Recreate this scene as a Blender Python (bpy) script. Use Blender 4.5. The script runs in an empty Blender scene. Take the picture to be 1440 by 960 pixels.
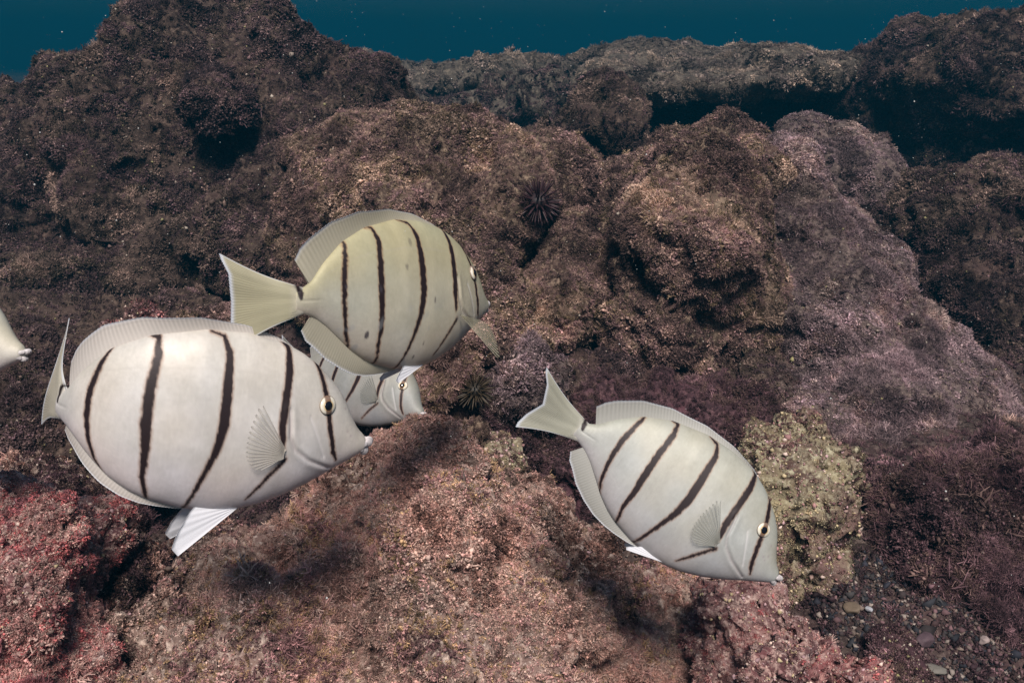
import bpy, math, random
import numpy as np
from mathutils import Matrix, Vector

random.seed(7)
RNG = np.random.default_rng(11)
scene = bpy.context.scene
col = scene.collection

# ------------------------------------------------------------------ camera
PITCH = 18.0
HFOV = 60.0
CAM = np.array([0.0, 0.0, 0.5])
cam_data = bpy.data.cameras.new('camera')
cam_data.sensor_width = 36.0
cam_data.lens = 18.0 / math.tan(math.radians(HFOV / 2))
cam_data.clip_start = 0.01
cam_data.clip_end = 500.0
cam = bpy.data.objects.new('camera', cam_data)
cam.location = CAM
cam.rotation_euler = (math.radians(90 - PITCH), 0, 0)
col.objects.link(cam)
scene.camera = cam

# ------------------------------------------------------------------ light
SUN_ELEV = 54.0
SUN_AZ = 177.0            # degrees from +Y clockwise: behind the camera, a little right
world = bpy.data.worlds.new('World')
scene.world = world
world.use_nodes = True
wn = world.node_tree.nodes
wl = world.node_tree.links
wn.clear()
wo = wn.new('ShaderNodeOutputWorld')
bg = wn.new('ShaderNodeBackground')
sky = wn.new('ShaderNodeTexSky')
sky.sky_type = 'NISHITA'
sky.sun_disc = False
sky.sun_elevation = math.radians(SUN_ELEV)
sky.sun_rotation = math.radians(SUN_AZ)
bg.inputs['Strength'].default_value = 0.06
wl.new(sky.outputs[0], bg.inputs[0])
wl.new(bg.outputs[0], wo.inputs[0])

sun_data = bpy.data.lights.new('sun', 'SUN')
sun_data.energy = 5.0
sun_data.angle = math.radians(18.0)
sun_data.color = (1.0, 0.925, 0.86)
sun = bpy.data.objects.new('sun', sun_data)
az, el = math.radians(SUN_AZ), math.radians(SUN_ELEV)
to_sun = Vector((math.sin(az) * math.cos(el), math.cos(az) * math.cos(el), math.sin(el)))
sun.rotation_euler = (-to_sun).to_track_quat('-Z', 'Y').to_euler()
sun.location = (0, 0, 5)
col.objects.link(sun)

scene.view_settings.view_transform = 'Standard'
scene.view_settings.look = 'None'
scene.view_settings.exposure = 0.48
scene.view_settings.gamma = 1.0
scene.view_settings.use_curve_mapping = False
scene.render.engine = 'CYCLES'
scene.cycles.use_denoising = True
scene.cycles.max_bounces = 6
scene.cycles.diffuse_bounces = 3
scene.cycles.volume_bounces = 1
scene.cycles.transmission_bounces = 4

# ------------------------------------------------------------------ helpers
pr = math.radians(PITCH)
FWD = np.array([0, math.cos(pr), -math.sin(pr)])
UP = np.array([0, math.sin(pr), math.cos(pr)])
RIGHT = np.array([1.0, 0, 0])
FPX = 720.0 / math.tan(math.radians(HFOV / 2))


def at(px, py, Y):
    """world point seen at photo pixel (1440x960) at forward distance Y"""
    d = FWD + RIGHT * (px - 720) / FPX - UP * (py - 480) / FPX
    return CAM + d * (Y / d[1])


def px_size(p):
    """metres per photo pixel at a world point"""
    return float(np.dot(np.asarray(p) - CAM, FWD)) / FPX


def sm(a, b, x):
    t = np.clip((x - a) / (b - a), 0, 1)
    return t * t * (3 - 2 * t)


# --- vectorised gradient noise
_perm = np.random.default_rng(5).permutation(256).astype(np.int64)
_perm = np.concatenate([_perm, _perm, _perm])
_grad = np.random.default_rng(6).normal(size=(256, 3))
_grad /= np.linalg.norm(_grad, axis=1)[:, None]


def gnoise(p):
    p = np.asarray(p, float)
    i = np.floor(p).astype(np.int64)
    f = p - i
    w = f * f * f * (f * (f * 6 - 15) + 10)
    i &= 255
    out = 0
    for dx in (0, 1):
        wx = w[:, 0] if dx else 1 - w[:, 0]
        a = _perm[i[:, 0] + dx]
        for dy in (0, 1):
            wy = w[:, 1] if dy else 1 - w[:, 1]
            b = _perm[a + i[:, 1] + dy]
            for dz in (0, 1):
                wz = w[:, 2] if dz else 1 - w[:, 2]
                g = _grad[_perm[b + i[:, 2] + dz] & 255]
                d = g[:, 0] * (f[:, 0] - dx) + g[:, 1] * (f[:, 1] - dy) + g[:, 2] * (f[:, 2] - dz)
                out = out + wx * wy * wz * d
    return out * 1.6


def mesh_from(name, verts, faces=None, quads=None, tris=None, smooth=True):
    me = bpy.data.meshes.new(name)
    verts = np.asarray(verts, np.float32)
    parts = []
    sizes = []
    if quads is not None and len(quads):
        parts.append(np.asarray(quads, np.int32).ravel()); sizes.append(np.full(len(quads), 4, np.int32))
    if tris is not None and len(tris):
        parts.append(np.asarray(tris, np.int32).ravel()); sizes.append(np.full(len(tris), 3, np.int32))
    loops = np.concatenate(parts); sz = np.concatenate(sizes)
    starts = np.concatenate([[0], np.cumsum(sz)[:-1]]).astype(np.int32)
    me.vertices.add(len(verts)); me.vertices.foreach_set('co', verts.ravel())
    me.loops.add(len(loops)); me.loops.foreach_set('vertex_index', loops)
    me.polygons.add(len(sz)); me.polygons.foreach_set('loop_start', starts)
    me.update(calc_edges=True)
    me.validate()
    if smooth:
        me.polygons.foreach_set('use_smooth', np.ones(len(me.polygons), bool))
    return me


def set_color(me, rgb, name='Col'):
    a = me.color_attributes.new(name, 'FLOAT_COLOR', 'POINT')
    c = np.ones((len(me.vertices), 4), np.float32)
    c[:, :3] = rgb
    a.data.foreach_set('color', c.ravel())


def link(name, me, mat, parent=None):
    o = bpy.data.objects.new(name, me)
    if mat is not None and me is not None and len(me.materials) == 0:
        me.materials.append(mat)
    col.objects.link(o)
    if parent is not None:
        o.parent = parent
    return o


def tag(o, label=None, cat=None, group=None, kind=None):
    if label: o['label'] = label
    if cat: o['category'] = cat
    if group: o['group'] = group
    if kind: o['kind'] = kind
    return o


# ------------------------------------------------------------------ materials
def new_mat(name):
    m = bpy.data.materials.new(name)
    m.use_nodes = True
    nt = m.node_tree
    return m, nt, nt.nodes['Principled BSDF'], nt.nodes['Material Output']


def mix_rgb(nt, fac, a, b, mode='MIX'):
    n = nt.nodes.new('ShaderNodeMix'); n.data_type = 'RGBA'; n.blend_type = mode
    for sock, val in ((n.inputs[0], fac), (n.inputs[6], a), (n.inputs[7], b)):
        if isinstance(val, bpy.types.NodeSocket): nt.links.new(val, sock)
        elif isinstance(val, (int, float)): sock.default_value = val
        else: sock.default_value = (*val, 1)
    return n.outputs[2]


def noise_tex(nt, vec, scale, detail=4, rough=0.6, dist=0.0):
    n = nt.nodes.new('ShaderNodeTexNoise')
    n.inputs['Scale'].default_value = scale
    n.inputs['Detail'].default_value = detail
    n.inputs['Roughness'].default_value = rough
    n.inputs['Distortion'].default_value = dist
    nt.links.new(vec, n.inputs['Vector'])
    return n.outputs[0]


def ramp(nt, fac, lo, hi):
    n = nt.nodes.new('ShaderNodeMapRange')
    n.inputs['From Min'].default_value = lo
    n.inputs['From Max'].default_value = hi
    n.interpolation_type = 'SMOOTHSTEP'
    nt.links.new(fac, n.inputs['Value'])
    return n.outputs['Result']


def reef_mat(name, dark, mid, light, accent, speck, scale=1.0, accent_amt=0.5, speck_amt=0.5, bump=0.6):
    """reef rock under turf algae and coralline crust"""
    m, nt, bsdf, out = new_mat(name)
    geo = nt.nodes.new('ShaderNodeNewGeometry')
    pos = geo.outputs['Position']
    big = noise_tex(nt, pos, 9 * scale, 5, 0.6, 0.4)
    med = noise_tex(nt, pos, 34 * scale, 5, 0.65, 0.3)
    fin = noise_tex(nt, pos, 150 * scale, 4, 0.7, 0.0)
    gr = noise_tex(nt, pos, 420 * scale, 3, 0.7, 0.0)
    c = mix_rgb(nt, ramp(nt, med, 0.36, 0.66), dark, mid)
    c = mix_rgb(nt, ramp(nt, fin, 0.46, 0.70), c, light)
    a = mix_rgb(nt, ramp(nt, big, 0.50, 0.66), (0, 0, 0), (accent_amt,) * 3)
    c = mix_rgb(nt, a, c, accent)
    c = mix_rgb(nt, ramp(nt, fin, 0.36, 0.22), c, [x * 0.45 for x in dark])
    sp = mix_rgb(nt, ramp(nt, gr, 0.57, 0.72), (0, 0, 0), (speck_amt,) * 3)
    c = mix_rgb(nt, sp, c, speck)
    nt.links.new(c, bsdf.inputs['Base Color'])
    bsdf.inputs['Roughness'].default_value = 0.85
    bsdf.inputs['Specular IOR Level'].default_value = 0.15
    h = nt.nodes.new('ShaderNodeMath'); h.operation = 'ADD'
    nt.links.new(fin, h.inputs[0]); nt.links.new(gr, h.inputs[1])
    b = nt.nodes.new('ShaderNodeBump')
    b.inputs['Strength'].default_value = bump
    b.inputs['Distance'].default_value = 0.004 / scale
    nt.links.new(h.outputs[0], b.inputs['Height'])
    nt.links.new(b.outputs[0], bsdf.inputs['Normal'])
    return m


def attr_mat(name, rough=0.8, spec=0.2, transl=0.0, noise_amt=0.0, noise_scale=300):
    m, nt, bsdf, out = new_mat(name)
    a = nt.nodes.new('ShaderNodeAttribute'); a.attribute_name = 'Col'
    c = a.outputs['Color']
    if noise_amt:
        geo = nt.nodes.new('ShaderNodeTexCoord')
        n = noise_tex(nt, geo.outputs['Object'], noise_scale, 3)
        c = mix_rgb(nt, noise_amt, c, mix_rgb(nt, n, (0.0, 0, 0), (1.0, 1, 1)), 'OVERLAY')
    nt.links.new(c, bsdf.inputs['Base Color'])
    bsdf.inputs['Roughness'].default_value = rough
    bsdf.inputs['Specular IOR Level'].default_value = spec
    if transl:
        t = nt.nodes.new('ShaderNodeBsdfTranslucent'); nt.links.new(c, t.inputs['Color'])
        mx = nt.nodes.new('ShaderNodeMixShader'); mx.inputs[0].default_value = transl
        nt.links.new(bsdf.outputs[0], mx.inputs[1]); nt.links.new(t.outputs[0], mx.inputs[2])
        nt.links.new(mx.outputs[0], out.inputs['Surface'])
    return m


def turf_mat():
    m, nt, bsdf, out = new_mat('turf_filaments')
    a = nt.nodes.new('ShaderNodeAttribute'); a.attribute_name = 'Col'
    b = nt.nodes.new('ShaderNodeAttribute'); b.attribute_name = 'Tint'; b.attribute_type = 'INSTANCER'
    c = mix_rgb(nt, 1.0, a.outputs['Color'], b.outputs['Color'], 'MULTIPLY')
    nt.links.new(c, bsdf.inputs['Base Color'])
    bsdf.inputs['Roughness'].default_value = 0.7
    bsdf.inputs['Specular IOR Level'].default_value = 0.2
    t = nt.nodes.new('ShaderNodeBsdfTranslucent'); nt.links.new(c, t.inputs['Color'])
    mx = nt.nodes.new('ShaderNodeMixShader'); mx.inputs[0].default_value = 0.25
    nt.links.new(bsdf.outputs[0], mx.inputs[1]); nt.links.new(t.outputs[0], mx.inputs[2])
    nt.links.new(mx.outputs[0], out.inputs['Surface'])
    return m


M_TURF = turf_mat()
M_CRUMB = attr_mat('crumbs', 0.8, 0.2)

M_PINK = reef_mat('pink_coralline_rock', (0.085, 0.055, 0.045), (0.27, 0.18, 0.15), (0.56, 0.43, 0.36), (0.36, 0.22, 0.19), (0.74, 0.62, 0.55), 1.0, 0.5, 0.7)
M_ROSE = reef_mat('rose_coralline_rock', (0.08, 0.035, 0.038), (0.27, 0.15, 0.14), (0.52, 0.37, 0.32), (0.36, 0.12, 0.12), (0.74, 0.60, 0.56), 1.0, 0.45, 0.7)
M_PURPLE = reef_mat('purple_turf_rock', (0.035, 0.018, 0.022), (0.085, 0.042, 0.05), (0.16, 0.085, 0.09), (0.12, 0.045, 0.06), (0.28, 0.19, 0.18), 1.0, 0.5, 0.35)
M_YELLOW = reef_mat('yellow_coral_rock', (0.10, 0.062, 0.05), (0.29, 0.245, 0.15), (0.46, 0.42, 0.29), (0.15, 0.082, 0.078), (0.58, 0.53, 0.44), 0.8, 0.95, 0.5)
M_BROWN = reef_mat('brown_turf_rock', (0.04, 0.025, 0.020), (0.125, 0.085, 0.062), (0.27, 0.195, 0.14), (0.13, 0.07, 0.063), (0.42, 0.34, 0.25), 0.6, 0.45, 0.5)
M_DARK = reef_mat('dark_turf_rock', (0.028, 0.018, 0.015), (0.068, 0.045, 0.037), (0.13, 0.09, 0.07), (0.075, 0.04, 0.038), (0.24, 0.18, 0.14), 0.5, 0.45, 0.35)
M_GREY = reef_mat('grey_turf_rock', (0.05, 0.036, 0.034), (0.125, 0.092, 0.084), (0.21, 0.155, 0.135), (0.12, 0.08, 0.075), (0.33, 0.26, 0.22), 0.6, 0.4, 0.4)
M_FAR = reef_mat('far_reef_rock', (0.04, 0.032, 0.028), (0.10, 0.082, 0.068), (0.19, 0.155, 0.12), (0.08, 0.06, 0.05), (0.28, 0.24, 0.19), 0.35, 0.4, 0.4)
M_GROUND = reef_mat('seabed_turf', (0.03, 0.02, 0.018), (0.08, 0.055, 0.048), (0.15, 0.11, 0.095), (0.09, 0.05, 0.05), (0.25, 0.2, 0.17), 0.8, 0.5, 0.4)

# ------------------------------------------------------------------ water
def build_haze():
    x0, x1, y0, y1, z0, z1 = -60, 60, -12, 90, -3.2, 3.2
    v = [(x, y, z) for x in (x0, x1) for y in (y0, y1) for z in (z0, z1)]
    q = [(0, 1, 3, 2), (4, 6, 7, 5), (0, 4, 5, 1), (2, 3, 7, 6), (0, 2, 6, 4), (1, 5, 7, 3)]
    me = mesh_from('haze', v, quads=q, smooth=False)
    m = bpy.data.materials.new('sea_water'); m.use_nodes = True
    nt = m.node_tree; nt.nodes.clear()
    out = nt.nodes.new('ShaderNodeOutputMaterial')
    pv = nt.nodes.new('ShaderNodeVolumePrincipled')
    pv.inputs['Color'].default_value = (0.004, 0.095, 0.158, 1)
    pv.inputs['Density'].default_value = 0.085
    pv.inputs['Absorption Color'].default_value = (0, 0, 0, 1)
    pv.inputs['Anisotropy'].default_value = 0.0
    nt.links.new(pv.outputs[0], out.inputs['Volume'])
    o = link('haze', me, m)
    tag(o, 'clear teal sea water filling the whole scene', 'water', kind='stuff')


build_haze()


# ------------------------------------------------------------------ seabed
def ground_height(x, y):
    p = np.stack([x * 1.0, y * 1.0, np.zeros_like(x)], 1)
    z = 0.06 * gnoise(p * 1.3 + 3) + 0.05 * gnoise(p * 4 + 9) + 0.02 * gnoise(p * 12) + 0.008 * gnoise(p * 35)
    return z - 0.02 + 0.05 * np.clip(y - 1.2, 0, 4) - 0.012 * np.clip(y - 4, 0, 100)


def build_ground():
    nu, nv = 420, 520
    t = np.linspace(-1, 1, nu)
    s = np.linspace(0, 1, nv)
    X = np.sign(t) * (np.abs(t) * 1.4 + (np.abs(t) ** 6) * 60)
    Yv = 0.15 + s * 2.6 + (s ** 6) * 66
    gx, gy = np.meshgrid(X, Yv)
    x, y = gx.ravel(), gy.ravel()
    x = x * (1 + 0.5 * np.clip(y, 0, 3))
    z = ground_height(x, y)
    idx = np.arange(nu * nv).reshape(nv, nu)
    q = np.stack([idx[:-1, :-1], idx[:-1, 1:], idx[1:, 1:], idx[1:, :-1]], -1).reshape(-1, 4)
    o = link('seabed', mesh_from('seabed', np.stack([x, y, z], 1), quads=q), M_GROUND)
    tag(o, 'dark turf covered seabed between the reef boulders', kind='structure')
    return o


seabed = build_ground()


# ------------------------------------------------------------------ reef boulders
def ico(sub):
    import bmesh
    bm = bmesh.new()
    bmesh.ops.create_icosphere(bm, subdivisions=sub, radius=1)
    v = np.array([x.co[:] for x in bm.verts]); f = np.array([[a.index for a in t.verts] for t in bm.faces])
    bm.free()
    return v, f


ICO3 = ico(3)
ICO1 = ico(1)


def rot_y(a):
    a = math.radians(a)
    return np.array([[math.cos(a), 0, math.sin(a)], [0, 1, 0], [-math.sin(a), 0, math.cos(a)]])


def rock_mesh(lobes, voxel, amps, seed, box=2.0, smooth_it=4):
    """lobes (px, py, Y, half width px, half height px, half depth m, tilt) fused, then roughened"""
    vs, fs, n = [], [], 0
    for (px, py, Y, rx, rz, ry, tilt) in lobes:
        c = at(px, py, Y); k = px_size(c)
        v = ICO3[0].copy()
        p = box
        r = (np.abs(v) ** p).sum(1) ** (-1 / p)
        v = v * r[:, None]
        v = (v * np.array([rx * k, ry, rz * k])) @ rot_y(-tilt).T + c
        vs.append(v); fs.append(ICO3[1] + n); n += len(v)
    me = mesh_from('tmp', np.concatenate(vs), tris=np.concatenate(fs))
    o = bpy.data.objects.new('tmp', me); col.objects.link(o)
    m = o.modifiers.new('r', 'REMESH'); m.mode = 'VOXEL'; m.voxel_size = voxel
    m2 = o.modifiers.new('s', 'SMOOTH'); m2.iterations = smooth_it; m2.factor = 0.5
    dg = bpy.context.evaluated_depsgraph_get()
    ev = o.evaluated_get(dg)
    out = bpy.data.meshes.new_from_object(ev)
    bpy.data.objects.remove(o); bpy.data.meshes.remove(me)
    nv = len(out.vertices)
    co = np.empty(nv * 3, np.float32); out.vertices.foreach_get('co', co); co = co.reshape(-1, 3).astype(float)
    off = np.array([seed * 7.31, seed * 3.17, seed * 5.77])
    for (freq, amp, kind) in amps:
        nr = np.empty(nv * 3, np.float32); out.vertices.foreach_get('normal', nr); nr = nr.reshape(-1, 3).astype(float)
        q = co * freq + off
        if kind == 'v':          # free vector warp
            d = np.stack([gnoise(q), gnoise(q + 37.7), gnoise(q + 71.3)], 1) * amp
        elif kind == 'b':        # billowed lumps with sharp creases
            d = nr * ((np.abs(gnoise(q)) * 2 - 0.55) * amp)[:, None]
        elif kind == 'r':        # ridges
            d = nr * ((0.45 - np.abs(gnoise(q)) * 2) * amp)[:, None]
        elif kind == 'p':        # pits
            g = gnoise(q)
            d = nr * (-np.clip(g - 0.28, 0, 1) * 2.5 * amp)[:, None]
        else:
            d = nr * (gnoise(q) * amp)[:, None]
        co = co + d
        out.vertices.foreach_set('co', co.astype(np.float32).ravel())
        out.update()
    out.polygons.foreach_set('use_smooth', np.ones(len(out.polygons), bool))
    return out


def surf_samples(me, n, seed, face_cam=-0.25, mask=None):
    """random points with normals on the faces that look roughly towards the viewing side"""
    rng = np.random.default_rng(seed)
    nv = len(me.vertices); npoly = len(me.polygons)
    co = np.empty(nv * 3, np.float32); me.vertices.foreach_get('co', co); co = co.reshape(-1, 3)
    ce = np.empty(npoly * 3, np.float32); me.polygons.foreach_get('center', ce); ce = ce.reshape(-1, 3)
    nr = np.empty(npoly * 3, np.float32); me.polygons.foreach_get('normal', nr); nr = nr.reshape(-1, 3)
    ar = np.empty(npoly, np.float32); me.polygons.foreach_get('area', ar)
    d = CAM - ce; dist = np.linalg.norm(d, axis=1)
    facing = (nr * d).sum(1) / dist
    rel = (ce - CAM)
    zc = rel @ FWD
    xp = rel[:, 0] / zc * FPX; yp = -(rel @ UP) / zc * FPX
    vis = (zc > 0.05) & (np.abs(xp) < 860) & (np.abs(yp) < 620)
    w = ar * (facing > face_cam) * vis / np.maximum(dist, 0.3) ** 1.2
    if mask is not None: w = w * mask(ce)
    if w.sum() <= 0: return None
    pick = rng.choice(npoly, n, p=w / w.sum())
    r = np.sqrt(ar[pick])[:, None]
    jit = rng.normal(size=(n, 3)) * r * 0.35
    nn = nr[pick]
    jit -= nn * (jit * nn).sum(1)[:, None]
    return ce[pick] + jit, nn


def clump_mesh(name, seed, nb, spread, curl, width, droop=0.0):
    """one tuft of fine filaments, about one unit tall"""
    rng = np.random.default_rng(seed)
    d = np.array([0, 0, 1.0]) + rng.normal(size=(nb, 3)) * spread
    d[:, 2] = np.abs(d[:, 2]) * 0.9 + 0.05
    d /= np.linalg.norm(d, axis=1)[:, None]
    L = rng.uniform(0.55, 1.1, nb)
    base = rng.normal(size=(nb, 3)) * np.array([0.22, 0.22, 0.03]); base[:, 2] -= 0.12
    d2 = d + rng.normal(size=(nb, 3)) * curl - np.array([0, 0, droop]); d2 /= np.linalg.norm(d2, axis=1)[:, None]
    side = np.cross(d, rng.normal(size=(nb, 3))); side /= np.linalg.norm(side, axis=1)[:, None]
    w = width * rng.uniform(0.6, 1.4, nb)
    sd = side * w[:, None]
    mid = base + d * (L * 0.55)[:, None]
    top = mid + d2 * (L * 0.5)[:, None]
    V = np.stack([base - sd, base + sd, mid + sd * 0.85, mid - sd * 0.85, top + sd * 0.5, top - sd * 0.5], 1).reshape(-1, 3)
    b = np.arange(nb) * 6
    q = np.concatenate([np.stack([b, b + 1, b + 2, b + 3], 1), np.stack([b + 3, b + 2, b + 4, b + 5], 1)])
    me = mesh_from(name, V, quads=q, smooth=False)
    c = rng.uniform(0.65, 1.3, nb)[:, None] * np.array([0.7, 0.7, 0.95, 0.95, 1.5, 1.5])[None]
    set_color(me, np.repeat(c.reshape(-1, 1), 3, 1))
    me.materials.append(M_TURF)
    return me


def nub_mesh(name, seed, nn=13, nb=14):
    """low cushion of beady coralline nubs with a few short filaments"""
    rng = np.random.default_rng(seed)
    base = np.array([[1, 0, 0], [-1, 0, 0], [0, 1, 0], [0, -1, 0], [0, 0, 1], [0, 0, -1]], float)
    f = np.array([[0, 2, 4], [2, 1, 4], [1, 3, 4], [3, 0, 4], [2, 0, 5], [1, 2, 5], [3, 1, 5], [0, 3, 5]])
    V, T, C, n = [], [], [], 0
    for i in range(nn):
        a, r = rng.uniform(0, 6.28), 0.75 * math.sqrt(rng.uniform())
        c = np.array([r * math.cos(a), r * math.sin(a), rng.uniform(0.0, 0.5) * (1.1 - r)])
        M = np.linalg.qr(rng.normal(size=(3, 3)))[0]
        V.append((base * rng.uniform(0.7, 1.3, (6, 1)) * np.array([1, 0.85, 0.7])) @ M.T * rng.uniform(0.11, 0.27) + c)
        T.append(f + n); n += 6
        C.append(np.full(6, rng.choice([0.4, 0.65, 0.9, 1.15, 1.5])))
    Q = []
    for i in range(nb):
        d = np.array([0, 0, 0.8]) + rng.normal(size=3) * 0.75; d[2] = abs(d[2]); d /= np.linalg.norm(d)
        b = np.array([*(rng.normal(size=2) * 0.35), -0.05]); sd = np.cross(d, rng.normal(size=3)); sd *= 0.05 / np.linalg.norm(sd)
        L = rng.uniform(0.45, 0.85)
        V.append(np.stack([b - sd, b + sd, b + d * L + sd * 0.6, b + d * L - sd * 0.6])); Q.append(np.arange(4) + n); n += 4
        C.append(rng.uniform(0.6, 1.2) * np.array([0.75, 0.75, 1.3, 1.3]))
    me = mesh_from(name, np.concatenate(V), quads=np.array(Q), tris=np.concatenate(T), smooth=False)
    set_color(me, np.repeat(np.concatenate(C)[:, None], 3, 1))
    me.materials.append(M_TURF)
    return me


def turf_nodes(name, variants):
    """node tree that sets one of the tuft variants on every point of a mesh"""
    ng = bpy.data.node_groups.new(name, 'GeometryNodeTree')
    ng.interface.new_socket('Geometry', in_out='INPUT', socket_type='NodeSocketGeometry')
    ng.interface.new_socket('Geometry', in_out='OUTPUT', socket_type='NodeSocketGeometry')
    N, L = ng.nodes, ng.links
    gi, go = N.new('NodeGroupInput'), N.new('NodeGroupOutput')
    coll = bpy.data.collections.new(name)
    for v in variants: coll.objects.link(bpy.data.objects.new('tuft', v))
    ci = N.new('GeometryNodeCollectionInfo'); ci.inputs['Collection'].default_value = coll
    ci.inputs['Separate Children'].default_value = True; ci.inputs['Reset Children'].default_value = True
    ip = N.new('GeometryNodeInstanceOnPoints'); ip.inputs['Pick Instance'].default_value = True

    def attr(nm, tp):
        a = N.new('GeometryNodeInputNamedAttribute'); a.data_type = tp; a.inputs['Name'].default_value = nm
        return a.outputs['Attribute']
    L.new(gi.outputs[0], ip.inputs['Points']); L.new(ci.outputs[0], ip.inputs['Instance'])
    L.new(attr('pick', 'INT'), ip.inputs['Instance Index'])
    L.new(attr('rot', 'FLOAT_VECTOR'), ip.inputs['Rotation'])
    L.new(attr('size', 'FLOAT_VECTOR'), ip.inputs['Scale'])
    L.new(ip.outputs[0], go.inputs[0])
    return ng


def turf_object(P, N, length, cols, seed, nodes, parent, nvar):
    rng = np.random.default_rng(seed)
    n = len(P)
    me = bpy.data.meshes.new('algae_turf')
    me.vertices.add(n); me.vertices.foreach_set('co', np.asarray(P, np.float32).ravel())
    up = N + rng.normal(size=(n, 3)) * 0.30 + np.array([0, 0, 0.2]); up /= np.linalg.norm(up, axis=1)[:, None]
    sp = rng.uniform(0, 2 * np.pi, n)
    ref = np.where(np.abs(up[:, 2:]) < 0.9, np.array([[0, 0, 1.0]]), np.array([[1.0, 0, 0]]))
    x = np.cross(ref, up); x /= np.linalg.norm(x, axis=1)[:, None]
    y = np.cross(up, x)
    xr = x * np.cos(sp)[:, None] + y * np.sin(sp)[:, None]
    yr = np.cross(up, xr)
    # matrix columns xr, yr, up -> XYZ euler
    ry = np.arcsin(np.clip(-xr[:, 2], -1, 1)); rx = np.arctan2(yr[:, 2], up[:, 2]); rz = np.arctan2(xr[:, 1], xr[:, 0])
    a = me.attributes.new('rot', 'FLOAT_VECTOR', 'POINT'); a.data.foreach_set('vector', np.stack([rx, ry, rz], 1).astype(np.float32).ravel())
    L = length * np.exp(rng.normal(size=n) * 0.30) * (1 + 0.35 * gnoise(P * 0.12 / length + seed)) * np.exp(0.55 * gnoise(P * 11 + seed * 1.7))
    a = me.attributes.new('size', 'FLOAT_VECTOR', 'POINT'); a.data.foreach_set('vector', np.repeat(L[:, None], 3, 1).astype(np.float32).ravel())
    a = me.attributes.new('pick', 'INT', 'POINT'); 
    pk = rng.integers(0, nvar - 1, n)
    pk = np.where(gnoise(P * 9 + 31) + rng.normal(size=n) * 0.12 > 0.2, nvar - 1, pk)
    a.data.foreach_set('value', pk.astype(np.int32))
    cols = np.asarray(cols)
    g = gnoise(P * 0.09 / length + seed) * 0.8 + gnoise(P * 0.025 / length + seed) * 0.6 + rng.normal(size=n) * 0.20
    k = np.clip((g * 0.75 + 0.5) * len(cols), 0, len(cols) - 1).astype(int)
    c = cols[k] * np.array([1.05, 0.965, 0.955] if length < 0.0043 else [1.02, 0.93, 0.955]) * np.exp(rng.normal(size=(n, 1)) * (0.40 if length < 0.0043 else 0.24) + 0.45 * gnoise(P * 0.2 / length + 5)[:, None] + 0.8 * gnoise(P * 6.5 + 11)[:, None] + 0.7 * gnoise(P * 17 + 2)[:, None] + 0.06)
    ca = np.ones((n, 4), np.float32); ca[:, :3] = c * np.minimum(1, 0.66 / c.max(1))[:, None]
    a = me.color_attributes.new('Tint', 'FLOAT_COLOR', 'POINT'); a.data.foreach_set('color', ca.ravel())
    o = link('algae_turf', me, None, parent)
    o.data.materials.append(M_TURF)
    m = o.modifiers.new('tufts', 'NODES'); m.node_group = nodes
    tag(o, kind='stuff')
    return o


def crumbs_mesh(name, P, N, size, cols, seed, flat=0.7, lift=0.3):
    rng = np.random.default_rng(seed)
    n = len(P)
    base = np.array([[1, 0, 0], [-1, 0, 0], [0, 1, 0], [0, -1, 0], [0, 0, 1], [0, 0, -1]], float)
    f = np.array([[0, 2, 4], [2, 1, 4], [1, 3, 4], [3, 0, 4], [2, 0, 5], [1, 2, 5], [3, 1, 5], [0, 3, 5]])
    S = size * np.exp(rng.normal(size=n) * 0.45)
    A = rng.normal(size=(n, 3)); A /= np.linalg.norm(A, axis=1)[:, None]
    B = np.cross(A, rng.normal(size=(n, 3))); B /= np.linalg.norm(B, axis=1)[:, None]
    Cx = np.cross(A, B)
    v = base[None] * rng.uniform(0.6, 1.25, (n, 6, 1))
    v = v * np.array([1, 0.85, flat])
    V = (v[..., :1] * A[:, None] + v[..., 1:2] * B[:, None] + v[..., 2:] * Cx[:, None]) * S[:, None, None]
    V = V + (P + N * (S * lift)[:, None])[:, None]
    F = (f[None] + (np.arange(n) * 6)[:, None, None]).reshape(-1, 3)
    me = mesh_from(name, V.reshape(-1, 3), tris=F, smooth=True)
    cols = np.asarray(cols)
    c = cols[rng.integers(0, len(cols), n)] * rng.uniform(0.65, 1.3, (n, 1))
    set_color(me, np.clip(np.repeat(c, 6, 0), 0, 0.85))
    return me


PAL_PINK = [(0.20, 0.115, 0.092), (0.38, 0.24, 0.195), (0.58, 0.375, 0.325), (0.64, 0.46, 0.38), (0.70, 0.54, 0.46), (0.58, 0.36, 0.33), (0.46, 0.33, 0.19), (0.25, 0.145, 0.145)]
PAL_ROSE = [(0.17, 0.075, 0.075), (0.36, 0.18, 0.17), (0.58, 0.33, 0.30), (0.70, 0.51, 0.45), (0.55, 0.18, 0.18), (0.26, 0.11, 0.12)]
PAL_PURP = [(0.050, 0.030, 0.034), (0.082, 0.050, 0.055), (0.13, 0.080, 0.086), (0.115, 0.078, 0.066), (0.075, 0.042, 0.047)]
PAL_BROWN = [(0.080, 0.054, 0.049), (0.14, 0.098, 0.085), (0.25, 0.18, 0.145), (0.19, 0.125, 0.118), (0.15, 0.115, 0.070), (0.42, 0.32, 0.24)]
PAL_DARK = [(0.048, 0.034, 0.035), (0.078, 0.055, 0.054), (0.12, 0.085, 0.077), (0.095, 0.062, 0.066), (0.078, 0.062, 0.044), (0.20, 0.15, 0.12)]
PAL_GREY = [(0.11, 0.083, 0.086), (0.17, 0.132, 0.134), (0.24, 0.19, 0.187), (0.19, 0.142, 0.152), (0.14, 0.098, 0.090), (0.34, 0.275, 0.24)]
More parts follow.
